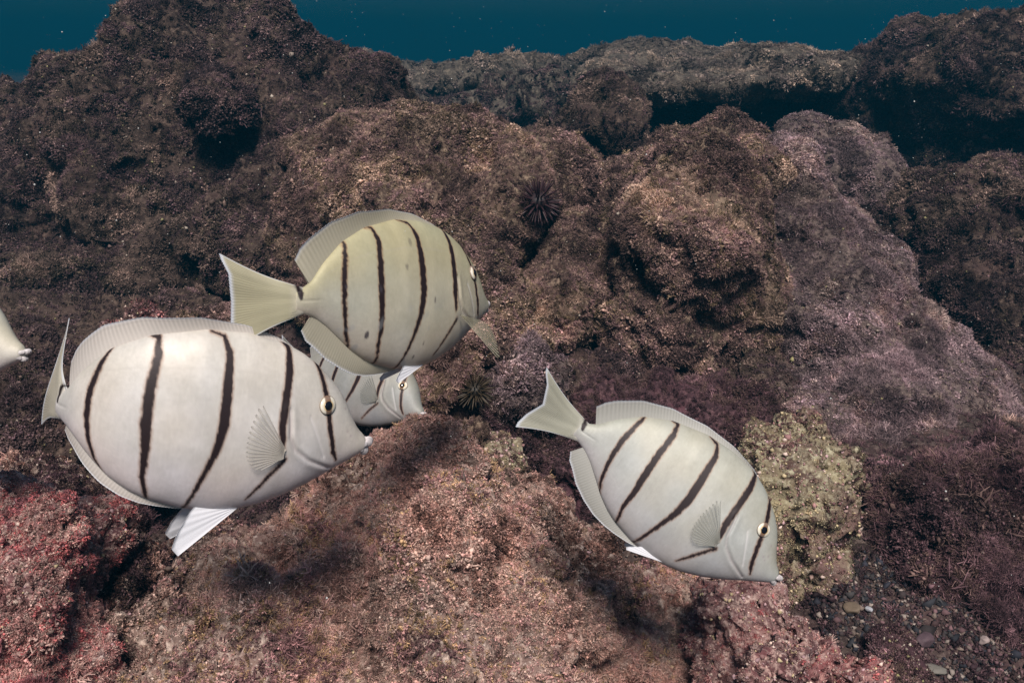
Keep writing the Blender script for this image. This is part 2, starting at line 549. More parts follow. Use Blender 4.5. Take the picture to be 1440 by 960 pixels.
PAL_YEL = [(0.12, 0.07, 0.068), (0.17, 0.10, 0.09), (0.28, 0.24, 0.15), (0.40, 0.365, 0.24), (0.15, 0.085, 0.08)]
PAL_FAR = [(0.11, 0.092, 0.082), (0.19, 0.16, 0.135), (0.29, 0.245, 0.19)]
CRUMB_PINK = [(0.5, 0.34, 0.29), (0.6, 0.46, 0.39), (0.35, 0.19, 0.18), (0.42, 0.27, 0.28), (0.5, 0.4, 0.24), (0.2, 0.1, 0.1)]
CRUMB_DARK = [(0.3, 0.24, 0.2), (0.4, 0.34, 0.28), (0.14, 0.09, 0.08), (0.2, 0.12, 0.12), (0.28, 0.25, 0.12)]

A_NEAR = [(7, 0.045, 'v'), (16, 0.020, 'b'), (34, 0.010, 'v'), (75, 0.006, 'b'), (160, 0.0032, 'v'), (40, 0.012, 'p')]
A_MID = [(3.5, 0.075, 'v'), (7, 0.050, 'r'), (15, 0.020, 'v'), (30, 0.010, 'r'), (18, 0.030, 'p'), (80, 0.0045, 'v'), (45, 0.012, 'p')]
A_SMOOTH = [(2.4, 0.045, 'v'), (5, 0.026, 'r'), (7, 0.030, 'p'), (12, 0.014, 'v'), (22, 0.010, 'r'), (60, 0.005, 'v'), (26, 0.016, 'p'), (110, 0.002, 'v')]
A_BIG = [(1.6, 0.08, 'v'), (3.2, 0.060, 'r'), (7, 0.026, 'v'), (14, 0.020, 'r'), (9, 0.025, 'p'), (34, 0.008, 'v'), (24, 0.018, 'p'), (60, 0.005, 'v')]
A_FAR = [(1.6, 0.07, 'v'), (3.4, 0.06, 'r'), (8, 0.035, 'v'), (16, 0.022, 'r'), (36, 0.008, 'v'), (6, 0.06, 'p')]

TUFTS_FINE = turf_nodes('fine_tufts', [nub_mesh('tuft', 40 + i) for i in range(4)] + [clump_mesh('tuft', 44, 30, 0.9, 0.4, 0.05)])
TUFTS_SHAG = turf_nodes('shaggy_tufts', [clump_mesh('tuft', 60 + i, 30, 0.55, 0.6, 0.035, 0.2) for i in range(4)] + [nub_mesh('tuft', 66)])
ROCKS = {}
_seed = [1]


def rock(name, label, lobes, mat, voxel, amps, turf=0, pal=None, tl=0.006, tw=0.0006, crumbs=0, cpal=None, csize=0.0016, box=2.0, cat='boulder', group=None, per=10, shag=False):
    _seed[0] += 1
    sd = _seed[0]
    me = rock_mesh(lobes, voxel, amps, sd, box)
    o = link(name, me, mat)
    tag(o, label, cat, group)
    if turf:
        def msk(ce, sd=sd):
            g = gnoise(ce.astype(float) * 14 + sd * 3.3)
            return np.clip(0.55 + g * 1.5, 0.22, 1)
        P, N = surf_samples(me, turf, sd, mask=msk)
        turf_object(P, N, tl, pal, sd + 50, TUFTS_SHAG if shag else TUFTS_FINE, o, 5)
    if crumbs:
        P, N = surf_samples(me, crumbs, sd + 200)
        t = link('shell_crumbs', crumbs_mesh('shell_crumbs', P, N, csize, cpal, sd + 250), M_CRUMB, o)
        tag(t, kind='stuff')
    ROCKS[label] = o
    return o


def build_rocks():
    # --- foreground
    rock('reef_boulder', 'large pinkish brown turf covered mound filling the bottom centre foreground',
         [(600, 850, .60, 190, 205, .15, 0), (420, 955, .54, 210, 170, .14, 0), (755, 830, .63, 120, 130, .12, 0), (510, 780, .60, 110, 95, .10, 10),
          (330, 985, .52, 150, 190, .12, 0), (640, 1000, .52, 240, 180, .12, 0), (820, 930, .60, 80, 110, .10, 0)],
         M_PINK, .0030, A_NEAR, 56000, PAL_PINK, .0034, crumbs=9000, cpal=CRUMB_PINK, csize=.0007)
    rock('reef_boulder', 'bright rose pink encrusted mound in the bottom left corner',
         [(60, 870, .50, 115, 125, .11, 0), (-40, 880, .50, 120, 130, .12, 0), (90, 960, .46, 80, 120, .1, 0)],
         M_ROSE, .0028, A_NEAR, 17000, PAL_ROSE, .0030, crumbs=5000, cpal=CRUMB_PINK, csize=.0008)
    rock('reef_boulder', 'dusky pink boulder behind the rose mound at the left edge',
         [(70, 735, .64, 120, 85, .10, 0), (-30, 760, .62, 80, 80, .10, 0), (170, 800, .62, 90, 70, .08, 0), (270, 810, .66, 80, 70, .08, 0)],
         M_PINK, .0036, A_NEAR, 12000, PAL_PURP + PAL_PINK[:5], .0040, crumbs=2500, cpal=CRUMB_PINK, csize=.0009)
    rock('reef_boulder', 'pink and maroon encrusted rock below the snout of the right fish',
         [(1065, 915, .55, 60, 88, .07, -12), (1150, 985, .54, 90, 75, .08, -30), (1060, 985, .52, 80, 80, .08, 0)],
         M_ROSE, .0026, A_NEAR, 3500, PAL_ROSE, .0030, crumbs=4500, cpal=CRUMB_PINK, csize=.0010)
    rock('reef_boulder', 'low pinkish turf rock between the centre mound and maroon rock',
         [(940, 945, .62, 100, 95, .09, 0), (1000, 900, .66, 60, 60, .07, 0)],
         M_PINK, .0032, A_NEAR, 12000, PAL_PINK, .0035, crumbs=2500, cpal=CRUMB_PINK, csize=.0009)
    rock('coral_rock', 'knobbly yellow green coral rock behind the head of the right fish',
         [(1110, 705, .78, 85, 115, .08, 0), (1140, 640, .80, 62, 66, .07, 0), (1065, 650, .80, 50, 58, .06, 0), (1125, 770, .76, 80, 62, .07, 0)],
         M_YELLOW, .0032, [(9, .030, 'v'), (22, .012, 'r'), (45, .008, 'v'), (34, .012, 'p'), (90, .005, 'v'), (170, .003, 'b')], 3500, PAL_YEL, .0028, crumbs=1800, cpal=CRUMB_PINK, csize=.0012)
    rock('reef_boulder', 'dark purple shaggy turf boulder at the lower right edge',
         [(1340, 765, .82, 140, 110, .13, 0), (1440, 765, .82, 120, 125, .13, 0), (1262, 775, .82, 75, 80, .09, 0), (1370, 830, .78, 110, 60, .09, 12)],
         M_PURPLE, .0042, A_NEAR, 20000, PAL_PURP, .006, crumbs=1500, cpal=CRUMB_DARK, csize=.0012, shag=True)
    rock('reef_boulder', 'flat dark turf slab lying behind the snout of the largest fish',
         [(610, 655, .78, 100, 52, .08, 0), (540, 660, .76, 60, 50, .07, 0)],
         M_BROWN, .0034, A_NEAR, 9000, PAL_BROWN, .0042)
    rock('coral_rock', 'small yellow green rock at the end of the flat dark slab',
         [(700, 660, .80, 42, 42, .05, 25)], M_YELLOW, .003, [(16, .012, 'v'), (50, .006, 'b'), (120, .003, 'v')], 500, PAL_YEL, .003, crumbs=700, cpal=CRUMB_PINK, csize=.0012)
    rock('reef_boulder', 'brown turf boulder just under the head of the middle fish',
         [(635, 510, .92, 68, 75, .08, 0), (665, 460, .95, 50, 48, .06, 0), (600, 580, .92, 60, 60, .07, 0)],
         M_BROWN, .004, A_NEAR, 11000, PAL_BROWN, .0046)
    rock('reef_boulder', 'greyish rounded rock left of the tail of the right fish',
         [(730, 548, 1.0, 58, 55, .08, 0)], M_GREY, .004, A_NEAR, 4000, PAL_GREY, .005)
    rock('reef_boulder', 'dark reddish rock below the greyish rounded rock',
         [(680, 610, .96, 80, 70, .08, 0), (760, 640, .96, 70, 45, .08, 0)], M_PURPLE, .004, A_NEAR, 5000, PAL_PURP, .0055)
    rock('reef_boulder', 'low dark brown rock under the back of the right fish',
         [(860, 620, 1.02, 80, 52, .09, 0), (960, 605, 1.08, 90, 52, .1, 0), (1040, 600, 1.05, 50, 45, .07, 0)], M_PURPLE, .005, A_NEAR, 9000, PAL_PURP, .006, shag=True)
    rock('encrusted_rock', 'dark maroon encrusted slab lying on the gravel at bottom right',
         [(1270, 935, .62, 62, 24, .05, -28)], M_PURPLE, .003, [(14, .02, 'v'), (34, .010, 'r'), (80, .004, 'v')], 900, PAL_PURP, .0032, crumbs=700, cpal=CRUMB_DARK, csize=.0010)
    # --- middle distance
    rock('reef_boulder', 'broad brown slope behind the middle fish, running up to the left mound',
         [(600, 330, 1.55, 150, 165, .26, 0), (520, 330, 1.65, 120, 160, .25, 0), (690, 320, 1.5, 110, 118, .2, 0), (570, 225, 1.75, 80, 80, .2, 0), (640, 440, 1.3, 110, 100, .16, 0), (760, 290, 1.6, 85, 85, .16, 0), (640, 250, 1.7, 80, 75, .18, 0)],
         M_BROWN, .0065, A_SMOOTH, 56000, PAL_BROWN, .0054, crumbs=3000, cpal=CRUMB_DARK, csize=.0012)
    rock('reef_boulder', 'rounded brown boulder below the dark red urchin',
         [(775, 410, 1.34, 85, 85, .14, 0), (730, 455, 1.26, 70, 70, .12, 0), (820, 350, 1.42, 55, 60, .12, 0)],
         M_BROWN, .0060, A_SMOOTH, 16000, PAL_BROWN, .0052, crumbs=900, cpal=CRUMB_DARK, csize=.0012)
    rock('reef_boulder', 'tall rounded central brown boulder with a bright crest',
         [(960, 330, 1.38, 95, 118, .20, 0), (985, 270, 1.38, 62, 66, .16, 0), (905, 345, 1.38, 70, 90, .15, 0), (930, 430, 1.34, 85, 95, .14, 0), (1010, 430, 1.38, 75, 115, .14, 0), (880, 470, 1.34, 60, 80, .12, 0), (960, 500, 1.32, 90, 60, .12, 0)],
         M_BROWN, .0060, A_SMOOTH, 30000, PAL_BROWN, .0052, crumbs=1800, cpal=CRUMB_DARK, csize=.0012)
    rock('reef_boulder', 'brown shoulder of rock rising behind the tall central boulder',
         [(960, 255, 1.75, 95, 80, .2, 0), (1040, 245, 1.7, 70, 80, .2, 0), (880, 255, 1.75, 70, 55, .2, 0), (1075, 330, 1.6, 55, 90, .16, 0)],
         M_BROWN, .0075, A_SMOOTH, 20000, PAL_BROWN, .0060, crumbs=1200, cpal=CRUMB_DARK, csize=.0014)
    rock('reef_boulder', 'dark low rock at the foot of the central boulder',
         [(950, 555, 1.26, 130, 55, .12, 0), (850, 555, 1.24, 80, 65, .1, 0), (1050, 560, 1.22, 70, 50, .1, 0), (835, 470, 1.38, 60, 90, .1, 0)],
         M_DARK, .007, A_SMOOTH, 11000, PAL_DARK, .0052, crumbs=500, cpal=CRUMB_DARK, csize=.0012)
    chain = [(1085, 200, 1.66), (1135, 242, 1.60), (1187, 287, 1.53), (1245, 340, 1.46), (1300, 405, 1.39), (1350, 470, 1.32), (1392, 540, 1.25), (1415, 615, 1.17)]
    rock('reef_boulder', 'huge greyish boulder with a long ridge sloping down to the right edge',
         [(x - 58, y + 82, Y, 100, 100, .20, 0) for x, y, Y in chain[1:]] + [(1085, 290, 1.62, 65, 95, .16, 0), (1140, 480, 1.36, 110, 120, .18, 0), (1220, 560, 1.24, 140, 90, .15, 0), (1110, 580, 1.2, 90, 65, .12, 0), (1290, 620, 1.16, 110, 60, .12, 0), (1240, 655, 1.08, 90, 45, .10, 0)],
         M_GREY, .0065, [(a, b * 0.75, c) for a, b, c in A_SMOOTH], 70000, PAL_GREY, .0045, crumbs=4000, cpal=CRUMB_DARK, csize=.0012)
    rock('reef_boulder', 'smooth dome shaped boulder peeking out behind the huge greyish boulder',
         [(1185, 262, 2.1, 88, 84, .22, 0), (1130, 235, 2.1, 62, 68, .2, 0), (1245, 295, 2.1, 52, 58, .15, 0)],
         M_GREY, .010, [(a, b * 0.8, c) for a, b, c in A_SMOOTH], 10000, PAL_GREY, .0065)
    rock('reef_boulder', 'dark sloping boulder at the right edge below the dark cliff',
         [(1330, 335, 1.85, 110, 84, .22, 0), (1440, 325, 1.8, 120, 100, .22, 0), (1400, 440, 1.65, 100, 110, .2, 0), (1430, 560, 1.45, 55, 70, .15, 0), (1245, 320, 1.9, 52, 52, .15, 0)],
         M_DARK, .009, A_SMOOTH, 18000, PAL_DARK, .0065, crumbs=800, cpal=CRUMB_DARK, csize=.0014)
    # --- left mountain
    rock('reef_mound', 'tall dark reef mound rising out of the frame at the upper left',
         [(340, 190, 2.3, 130, 195, .4, 0), (240, 265, 2.2, 180, 160, .4, -25), (30, 315, 2.2, 170, 158, .4, -12), (440, 215, 2.2, 95, 125, .3, 20), (170, 400, 1.95, 210, 105, .3, 0), (400, 360, 1.9, 150, 140, .3, 0), (-40, 380, 2.0, 160, 140, .3, 0), (290, 120, 2.35, 95, 115, .3, -30), (500, 215, 2.15, 90, 100, .25, 0), (180, 265, 2.3, 110, 160, .35, 0), (90, 300, 2.3, 110, 150, .35, 0), (385, 110, 2.3, 85, 120, .3, 0), (430, 150, 2.25, 70, 110, .25, 0)],
         M_DARK, .011, A_BIG, 64000, PAL_DARK, .0072, crumbs=3000, cpal=CRUMB_DARK, csize=.002, cat='reef')
    rock('reef_boulder', 'lumpy dark knob on the upper left mound',
         [(310, 145, 1.95, 48, 30, .14, -20)], M_DARK, .009, [(6, .03, 'v'), (14, .02, 'r'), (30, .012, 'v'), (70, .006, 'v')], 3500, PAL_DARK, .009)
    rock('reef_boulder', 'low dark ledge behind the largest fish at the left edge',
         [(40, 470, 1.45, 160, 45, .2, 0), (200, 480, 1.3, 140, 48, .15, 0), (320, 480, 1.25, 90, 40, .12, 0), (20, 560, 1.1, 120, 85, .15, 0), (160, 600, 1.0, 120, 85, .12, 0)],
         M_DARK, .007, A_NEAR[:1] + A_MID[2:], 17000, PAL_DARK, .0055, crumbs=1500, cpal=CRUMB_DARK, csize=.0014)
    rock('coralline_rock', 'small purple pink encrusted lump above the dorsal fin of the largest fish',
         [(190, 470, 1.05, 46, 32, .06, 8)], M_ROSE, .004, A_NEAR[1:], 1200, PAL_PURP + PAL_ROSE[:2], .004, crumbs=700, cpal=CRUMB_PINK, csize=.0014)
    rock('coralline_rock', 'small tan rock below the tail of the middle fish',
         [(300, 470, 1.05, 45, 30, .06, 0)], M_BROWN, .004, A_NEAR[1:], 1500, PAL_BROWN, .0045)
    # --- far reef
    rock('reef_boulder', 'dark knobbly outcrop before the far flat ledge',
         [(835, 185, 2.5, 62, 68, .22, 0), (745, 205, 2.4, 75, 26, .2, 0), (880, 195, 2.4, 48, 40, .2, 0), (650, 222, 2.5, 65, 24, .2, 0)],
         M_DARK, .012, A_MID, 9000, PAL_DARK, .008)
    rock('reef_ledge', 'long flat topped reef ledge along the far horizon',
         [(990, 116, 3.1, 150, 20, .35, 0), (900, 114, 3.2, 90, 18, .3, 0), (1000, 100, 3.7, 200, 20, .45, 0), (1010, 88, 4.4, 210, 18, .5, 0), (1110, 104, 3.2, 70, 30, .4, 0)],
         M_FAR, .016, [(a, b * 0.6, c) for a, b, c in A_FAR], 16000, PAL_FAR, .010, box=2.3, cat='reef')
    rock('reef_ledge', 'dark recessed wall under the far flat ledge',
         [(960, 170, 3.75, 190, 58, .3, 0), (1090, 170, 3.6, 90, 60, .3, 0)],
         M_DARK, .020, A_FAR, 5000, PAL_DARK, .014, box=3.0, cat='reef')
    rock('reef_ledge', 'hazy low reef blocks at the far left of the horizon',
         [(650, 114, 4.2, 110, 28, .5, 0), (560, 106, 4.6, 120, 24, .5, 0), (745, 112, 4.4, 95, 28, .5, 0), (480, 112, 4.4, 90, 26, .5, 0)],
         M_FAR, .020, A_FAR, 7000, PAL_FAR, .012, box=2.3, cat='reef')
    rock('reef_boulder', 'rounded hazy boulder left of the knobbly outcrop',
         [(672, 160, 3.6, 42, 34, .2, 0), (600, 165, 3.6, 40, 28, .2, 0), (752, 148, 3.5, 52, 36, .2, 0)],
         M_FAR, .018, A_FAR, 2500, PAL_DARK, .013)
    rock('reef_cliff', 'big dark cliff like reef block at the upper right corner',
         [(1370, 130, 2.9, 160, 85, .5, -8), (1470, 105, 2.9, 140, 100, .5, 0), (1240, 150, 3.0, 80, 85, .4, 0), (1300, 120, 3.0, 90, 80, .4, 0), (1340, 210, 2.9, 150, 80, .4, 0)],
         M_DARK, .016, A_FAR, 18000, PAL_DARK, .010, crumbs=900, cpal=CRUMB_DARK, csize=.002, cat='reef')


build_rocks()


def seabed_turf():
    def msk(ce):
        return np.where((ce[:, 0] > 0.25) & (ce[:, 1] < 0.80), 0.8, 1.0) * (ce[:, 1] < 2.6)
    P, N = surf_samples(seabed.data, 34000, 321, mask=msk)
    turf_object(P, N, .0065, PAL_PURP + PAL_BROWN[:3], 322, TUFTS_FINE, seabed, 5)


seabed_turf()

# ------------------------------------------------------------------ fish
TOP = np.array([(-0.02, 0.040), (0.007, 0.042), (0.037, 0.062), (0.087, 0.125), (0.168, 0.200), (0.275, 0.258), (0.425, 0.298), (0.551, 0.304), (0.664, 0.290), (0.728, 0.266), (0.78, 0.238), (0.828, 0.203), (0.867, 0.169), (0.898, 0.131), (0.922, 0.092), (0.952, 0.052), (0.983, 0.028), (1.0, 0.012)])
BOT = np.array([(-0.02, -0.040), (0.007, -0.042), (0.03, -0.047), (0.064, -0.058), (0.108, -0.082), (0.165, -0.122), (0.221, -0.162), (0.282, -0.194), (0.334, -0.213), (0.44, -0.235), (0.531, -0.238), (0.603, -0.230), (0.665, -0.212), (0.742, -0.179), (0.813, -0.138), (0.888, -0.088), (0.946, -0.050), (0.98, -0.028), (1.0, -0.016)])
WID = np.array([(-0.02, 0.016), (0.0, 0.018), (0.06, 0.026), (0.15, 0.046), (0.28, 0.076), (0.42, 0.098), (0.56, 0.108), (0.68, 0.107), (0.78, 0.094), (0.86, 0.074), (0.92, 0.054), (0.96, 0.038), (0.985, 0.026), (1.0, 0.014)])
STRIPES = [
    [(0.174, 0.204, .004), (0.162, 0.152, .008), (0.152, 0.077, .010), (0.154, 0.008, .009), (0.166, -0.059, .007), (0.185, -0.115, .005), (0.218, -0.167, .002)],
    [(0.272, 0.257, .002), (0.297, 0.258, .006), (0.305, 0.212, .010), (0.300, 0.118, .012), (0.304, 0.02, .013), (0.313, -0.062, .010), (0.315, -0.138, .007), (0.336, -0.212, .004)],
    [(0.433, 0.296, .002), (0.472, 0.288, .005), (0.490, 0.245, .010), (0.494, 0.15, .014), (0.500, 0.04, .015), (0.492, -0.035, .011), (0.465, -0.133, .007), (0.440, -0.234, .004)],
    [(0.650, 0.300, .004), (0.670, 0.280, .008), (0.674, 0.216, .012), (0.671, 0.118, .012), (0.673, 0.049, .011), (0.688, -0.015, .006)],
    [(0.702, -0.047, .006), (0.661, -0.106, .006), (0.639, -0.144, .005), (0.613, -0.185, .002)],
    [(0.772, 0.247, .006), (0.801, 0.173, .008), (0.815, 0.126, .008), (0.833, 0.056, .008), (0.862, -0.02, .007), (0.882, -0.047, .003)],
]
OPER = [(0.690, 0.105), (0.699, 0.060), (0.706, 0.020), (0.728, -0.015), (0.782, -0.048), (0.865, -0.076)]
PREOP = [(0.760, 0.085), (0.782, 0.050), (0.802, 0.015), (0.832, -0.035)]


def interp(tab, s):
    tab = np.asarray(tab)
    # monotone-ish smooth interpolation: linear resampled then blurred
    xs = np.linspace(tab[0, 0], tab[-1, 0], 600)
    ys = np.interp(xs, tab[:, 0], tab[:, 1])
    k = np.hanning(23); k /= k.sum()
    yp = np.concatenate([np.full(11, ys[0]), ys, np.full(11, ys[-1])])
    ys2 = np.convolve(yp, k, 'valid')
    edge = np.minimum(np.arange(600), 599 - np.arange(600)) / 14.0
    w = np.clip(edge, 0, 1)
    ys = ys2 * w + ys * (1 - w)
    return np.interp(s, xs, ys)


def poly_dist(s, h, pts):
    """distance and nearest width to a polyline with widths"""
    best = np.full(s.shape, 1e9); sd = np.zeros(s.shape)
    pts = np.asarray(pts, float)
    if pts.shape[1] == 2: pts = np.c_[pts, np.zeros(len(pts))]
    for a, b in zip(pts[:-1], pts[1:]):
        dx, dy = b[0] - a[0], b[1] - a[1]
        t = np.clip(((s - a[0]) * dx + (h - a[1]) * dy) / (dx * dx + dy * dy), 0, 1)
        d = np.hypot(s - a[0] - t * dx, h - a[1] - t * dy) - (a[2] + t * (b[2] - a[2]))
        best = np.minimum(best, d)
    return best


def fish_materials():
    # skin: fine scale relief, moist sheen
    m, nt, bsdf, out = new_mat('fish_skin')
    a = nt.nodes.new('ShaderNodeAttribute'); a.attribute_name = 'Col'
    tc = nt.nodes.new('ShaderNodeTexCoord')
    n1 = noise_tex(nt, tc.outputs['Object'], 60, 3, 0.5)
    c = mix_rgb(nt, ramp(nt, n1, 0.3, 0.7), (0.90, 0.90, 0.88), (1.0, 1.0, 1.0))
    c = mix_rgb(nt, 1.0, a.outputs['Color'], c, 'MULTIPLY')
    nt.links.new(c, bsdf.inputs['Base Color'])
    bsdf.inputs['Roughness'].default_value = 0.56
    bsdf.inputs['Metallic'].default_value = 0.12
    bsdf.inputs['Specular IOR Level'].default_value = 0.4
    bsdf.inputs['Subsurface Weight'].default_value = 0.0
    v = nt.nodes.new('ShaderNodeTexVoronoi'); v.inputs['Scale'].default_value = 900
    nt.links.new(tc.outputs['Object'], v.inputs['Vector'])
    b = nt.nodes.new('ShaderNodeBump'); b.inputs['Strength'].default_value = 0.05; b.inputs['Distance'].default_value = 0.0005
    nt.links.new(v.outputs['Distance'], b.inputs['Height'])
    nt.links.new(b.outputs[0], bsdf.inputs['Normal'])
    skin = m
    fin = attr_mat('fish_fin', 0.45, 0.35, 0.22)
    nt = fin.node_tree
    at2 = nt.nodes.new('ShaderNodeAttribute'); at2.attribute_name = 'Clear'
    tr = nt.nodes.new('ShaderNodeBsdfTransparent')
    mx = nt.nodes.new('ShaderNodeMixShader')
    o2 = nt.nodes['Material Output']
    prev = o2.inputs['Surface'].links[0].from_socket
    nt.links.new(at2.outputs['Fac'], mx.inputs[0]); nt.links.new(prev, mx.inputs[1]); nt.links.new(tr.outputs[0], mx.inputs[2])
    nt.links.new(mx.outputs[0], o2.inputs['Surface'])
    eye = attr_mat('fish_iris', 0.08, 0.6, 0, 0.35, 900)
    m2, nt2, b2, _ = new_mat('fish_pupil')
    b2.inputs['Base Color'].default_value = (0.006, 0.006, 0.010, 1); b2.inputs['Roughness'].default_value = 0.06
    lip = attr_mat('fish_lips', 0.4, 0.4)
    return skin, fin, eye, m2, lip


SKIN, FIN, IRIS, PUPIL, LIP = fish_materials()


def grid_faces(nu, nv, wrap=False):
    idx = np.arange(nu * nv).reshape(nu, nv)
    if wrap: idx = np.concatenate([idx, idx[:, :1]], 1)
    return np.stack([idx[:-1, :-1], idx[1:, :-1], idx[1:, 1:], idx[:-1, 1:]], -1).reshape(-1, 4)


class Fish:
    def __init__(self, label, px, py, depth, SL, img=0, yaw=0, roll=0, bend=0, bend_s=(0.5, -0.1), hs=1.0, ws=1.0, dorsal=1.0, anal=1.0,
                 pec=(25, 0), pelvic=1.0, tail_fold=1.0, tint=(1, 1, 1), top_tint=0.5, spots=(), seed=0, res=(340, 150), head_bend=0, stripe_k=1.0, pec_far=True, pec_fan=(52, -30), pec_len=1.0, fork=1.0, jag=1.0, tail_lift=0.0, tail_sweep=0.0):
        self.tail_sweep = tail_sweep
        self.tail_lift = tail_lift
        self.jag = jag
        self.pec_fan = pec_fan; self.pec_len = pec_len
        self.SL = SL; self.hs = hs; self.ws = ws; self.bend_amt = math.radians(bend); self.bend_s = bend_s
        self.head_bend = math.radians(head_bend); self.seed = seed; self.stripe_k = stripe_k
        self.rng = np.random.default_rng(seed + 900)
        d = FWD + RIGHT * (px - 720) / FPX - UP * (py - 480) / FPX
        pos = CAM + d * depth
        B = np.stack([RIGHT, FWD, UP], 1)                      # fish X, Y, Z at rest in the picture
        a = math.radians(img)                                  # + = nose up in the picture
        Ri = np.array([[math.cos(a), 0, -math.sin(a)], [0, 1, 0], [math.sin(a), 0, math.cos(a)]])
        y = math.radians(yaw)                                  # + = nose away from the viewer
        Rz = np.array([[math.cos(y), -math.sin(y), 0], [math.sin(y), math.cos(y), 0], [0, 0, 1]])
        r = math.radians(roll)
        Rx = np.array([[1, 0, 0], [0, math.cos(r), -math.sin(r)], [0, math.sin(r), math.cos(r)]])
        R = B @ Ri @ Rz @ Rx
        mw = Matrix.Identity(4)
        for i in range(3):
            for j in range(3): mw[i][j] = R[i, j]
            mw[i][3] = pos[i]
        self.root = bpy.data.objects.new('striped_fish', None)
        self.root.empty_display_size = 0.02
        col.objects.link(self.root)
        self.root.matrix_world = mw
        tag(self.root, label, 'fish', 'striped fish grazing over the reef')
        # spine table
        ss = np.linspace(-0.5, 1.2, 400)
        th = self.bend_amt * sm(bend_s[0], bend_s[1], ss) + self.head_bend * sm(0.6, 1.0, ss)
        dx = np.cos(th); dy = np.sin(th)
        X = np.concatenate([[0], np.cumsum((dx[1:] + dx[:-1]) / 2 * np.diff(ss))])
        Y = np.concatenate([[0], np.cumsum((dy[1:] + dy[:-1]) / 2 * np.diff(ss))])
        X -= np.interp(0.5, ss, X); Y -= np.interp(0.5, ss, Y)
        self.sp = (ss, X, Y, th)
        self.tint = np.array(tint); self.top_tint = top_tint
        self.body(res, spots)
        self.median_fin('dorsal_fin', dorsal, True)
        self.median_fin('anal_fin', anal, False)
        self.caudal(tail_fold, fork)
        for side in ((-1, 1) if pec_far else (-1,)): self.pectoral(side, pec)
        for side in (-1, 1): self.pelvic(side, pelvic)
        for side in (-1, 1): self.eye(side)
        self.lips()

    def warp(self, P):
        """straight fish coordinates (s, y, h) in SL units -> local metres, bent along the spine"""
        P = np.asarray(P, float)
        ss, X, Y, th = self.sp
        s = P[..., 0]
        x = np.interp(s, ss, X); y = np.interp(s, ss, Y); t = np.interp(s, ss, th)
        yy = P[..., 1] * self.ws
        return np.stack([x - np.sin(t) * yy, y + np.cos(t) * yy, P[..., 2] * self.hs], -1) * self.SL

    def surf(self, s, h, side):
        """point on the skin at (s,h)"""
        T, Bt, W = interp(TOP, s), interp(BOT, s), interp(WID, s)
        mid, H = (T + Bt) / 2, (T - Bt) / 2
        k = np.clip((h - mid) / H, -1, 1)
        return W * np.sqrt(np.maximum(0, 1 - np.abs(k) ** 2.1)) * side

    def body(self, res, spots):
        nu, nv = res
        t = np.linspace(0, 1, nu)
        s = -0.02 + 1.02 * (t * 0.85 + 0.15 * (1 - (1 - t) ** 2.2) )
        ph = np.linspace(0, 2 * np.pi, nv, endpoint=False)
        S, PH = np.meshgrid(s, ph, indexing='ij')
        T, Bt, W = interp(TOP, S), interp(BOT, S), interp(WID, S)
        end = np.sqrt(np.clip((1.0 - S) / 0.02, 0, 1)) * 0.999 + 0.001
        mid, H = (T + Bt) / 2, (T - Bt) / 2 * end
        cph = np.cos(PH)
        h = mid + H * np.sin(PH)
        y = W * end * np.sign(cph) * np.abs(cph) ** 1.02
        side = np.sign(cph)
        # gill cover step, cheek line and body seam lines
        do = poly_dist(S, h, OPER); dp = poly_dist(S, h, PREOP)
        lat = np.abs(cph) ** 0.5
        y = y - side * lat * 0.0055 * np.exp(-(do / 0.006) ** 2) + side * lat * 0.003 * np.exp(-((do - 0.012) / 0.012) ** 2)
        y = y - side * lat * 0.0022 * np.exp(-(dp / 0.005) ** 2)
        # peduncle spine groove
        dpd = poly_dist(S, h, [(0.0, 0.0), (0.06, 0.004)])
        y = y - side * lat * 0.0012 * np.exp(-(dpd / 0.005) ** 2)
        P = np.stack([S, y, h], -1)
        V = self.warp(P).reshape(-1, 3)
        q = grid_faces(nu, nv, True)
        c0, c1 = len(V), len(V) + 1
        V = np.concatenate([V, [self.warp(np.array([-0.02, 0, 0.0])), self.warp(np.array([1.001, 0, -0.002]))]])
        i = np.arange(nv); j = (i + 1) % nv
        last = (nu - 1) * nv
        tr = np.concatenate([np.stack([np.full(nv, c0), i, j], 1), np.stack([np.full(nv, c1), last + j, last + i], 1)])
        me = mesh_from('body', V, quads=q, tris=tr)
        # colouring
        Sf, hf = S.ravel(), h.ravel()
        rel = ((h - Bt) / (T - Bt + 1e-9)).ravel()
        silver = np.array([0.66, 0.635, 0.60]); olive = np.array([0.55, 0.52, 0.38]); rose = np.array([0.70, 0.635, 0.66])
        wt = sm(0.35, 1.0, rel)[:, None] * self.top_tint
        wb = sm(0.42, 0.0, rel)[:, None]
        c = silver * (1 - wt) + olive * wt
        c = c * (1 - wb * 0.8) + rose * wb * 0.8
        pp = np.stack([Sf * 9, hf * 9, np.full_like(Sf, self.seed)], 1)
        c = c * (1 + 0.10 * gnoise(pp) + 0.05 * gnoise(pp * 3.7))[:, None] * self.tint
        # faint scale rows
        c = c * (1 + 0.06 * gnoise(np.stack([Sf * 130, hf * 60, np.zeros_like(Sf)], 1)) + 0.05 * gnoise(np.stack([Sf * 45, hf * 140, np.ones_like(Sf)], 1)))[:, None]
        c = c * (1 + np.array([0.05, 0.0, -0.06]) * gnoise(pp * 0.7 + 4)[:, None])
        # gill edge a little darker mauve, pale cheek line
        dof = do.ravel(); dpf = dp.ravel()
        g = np.exp(-(dof / 0.005) ** 2)[:, None] * 0.35
        c = c * (1 - g) + np.array([0.35, 0.28, 0.30]) * g
        g = np.exp(-(dpf / 0.004) ** 2)[:, None] * 0.4
        c = c * (1 - g) + np.array([0.78, 0.74, 0.74]) * g
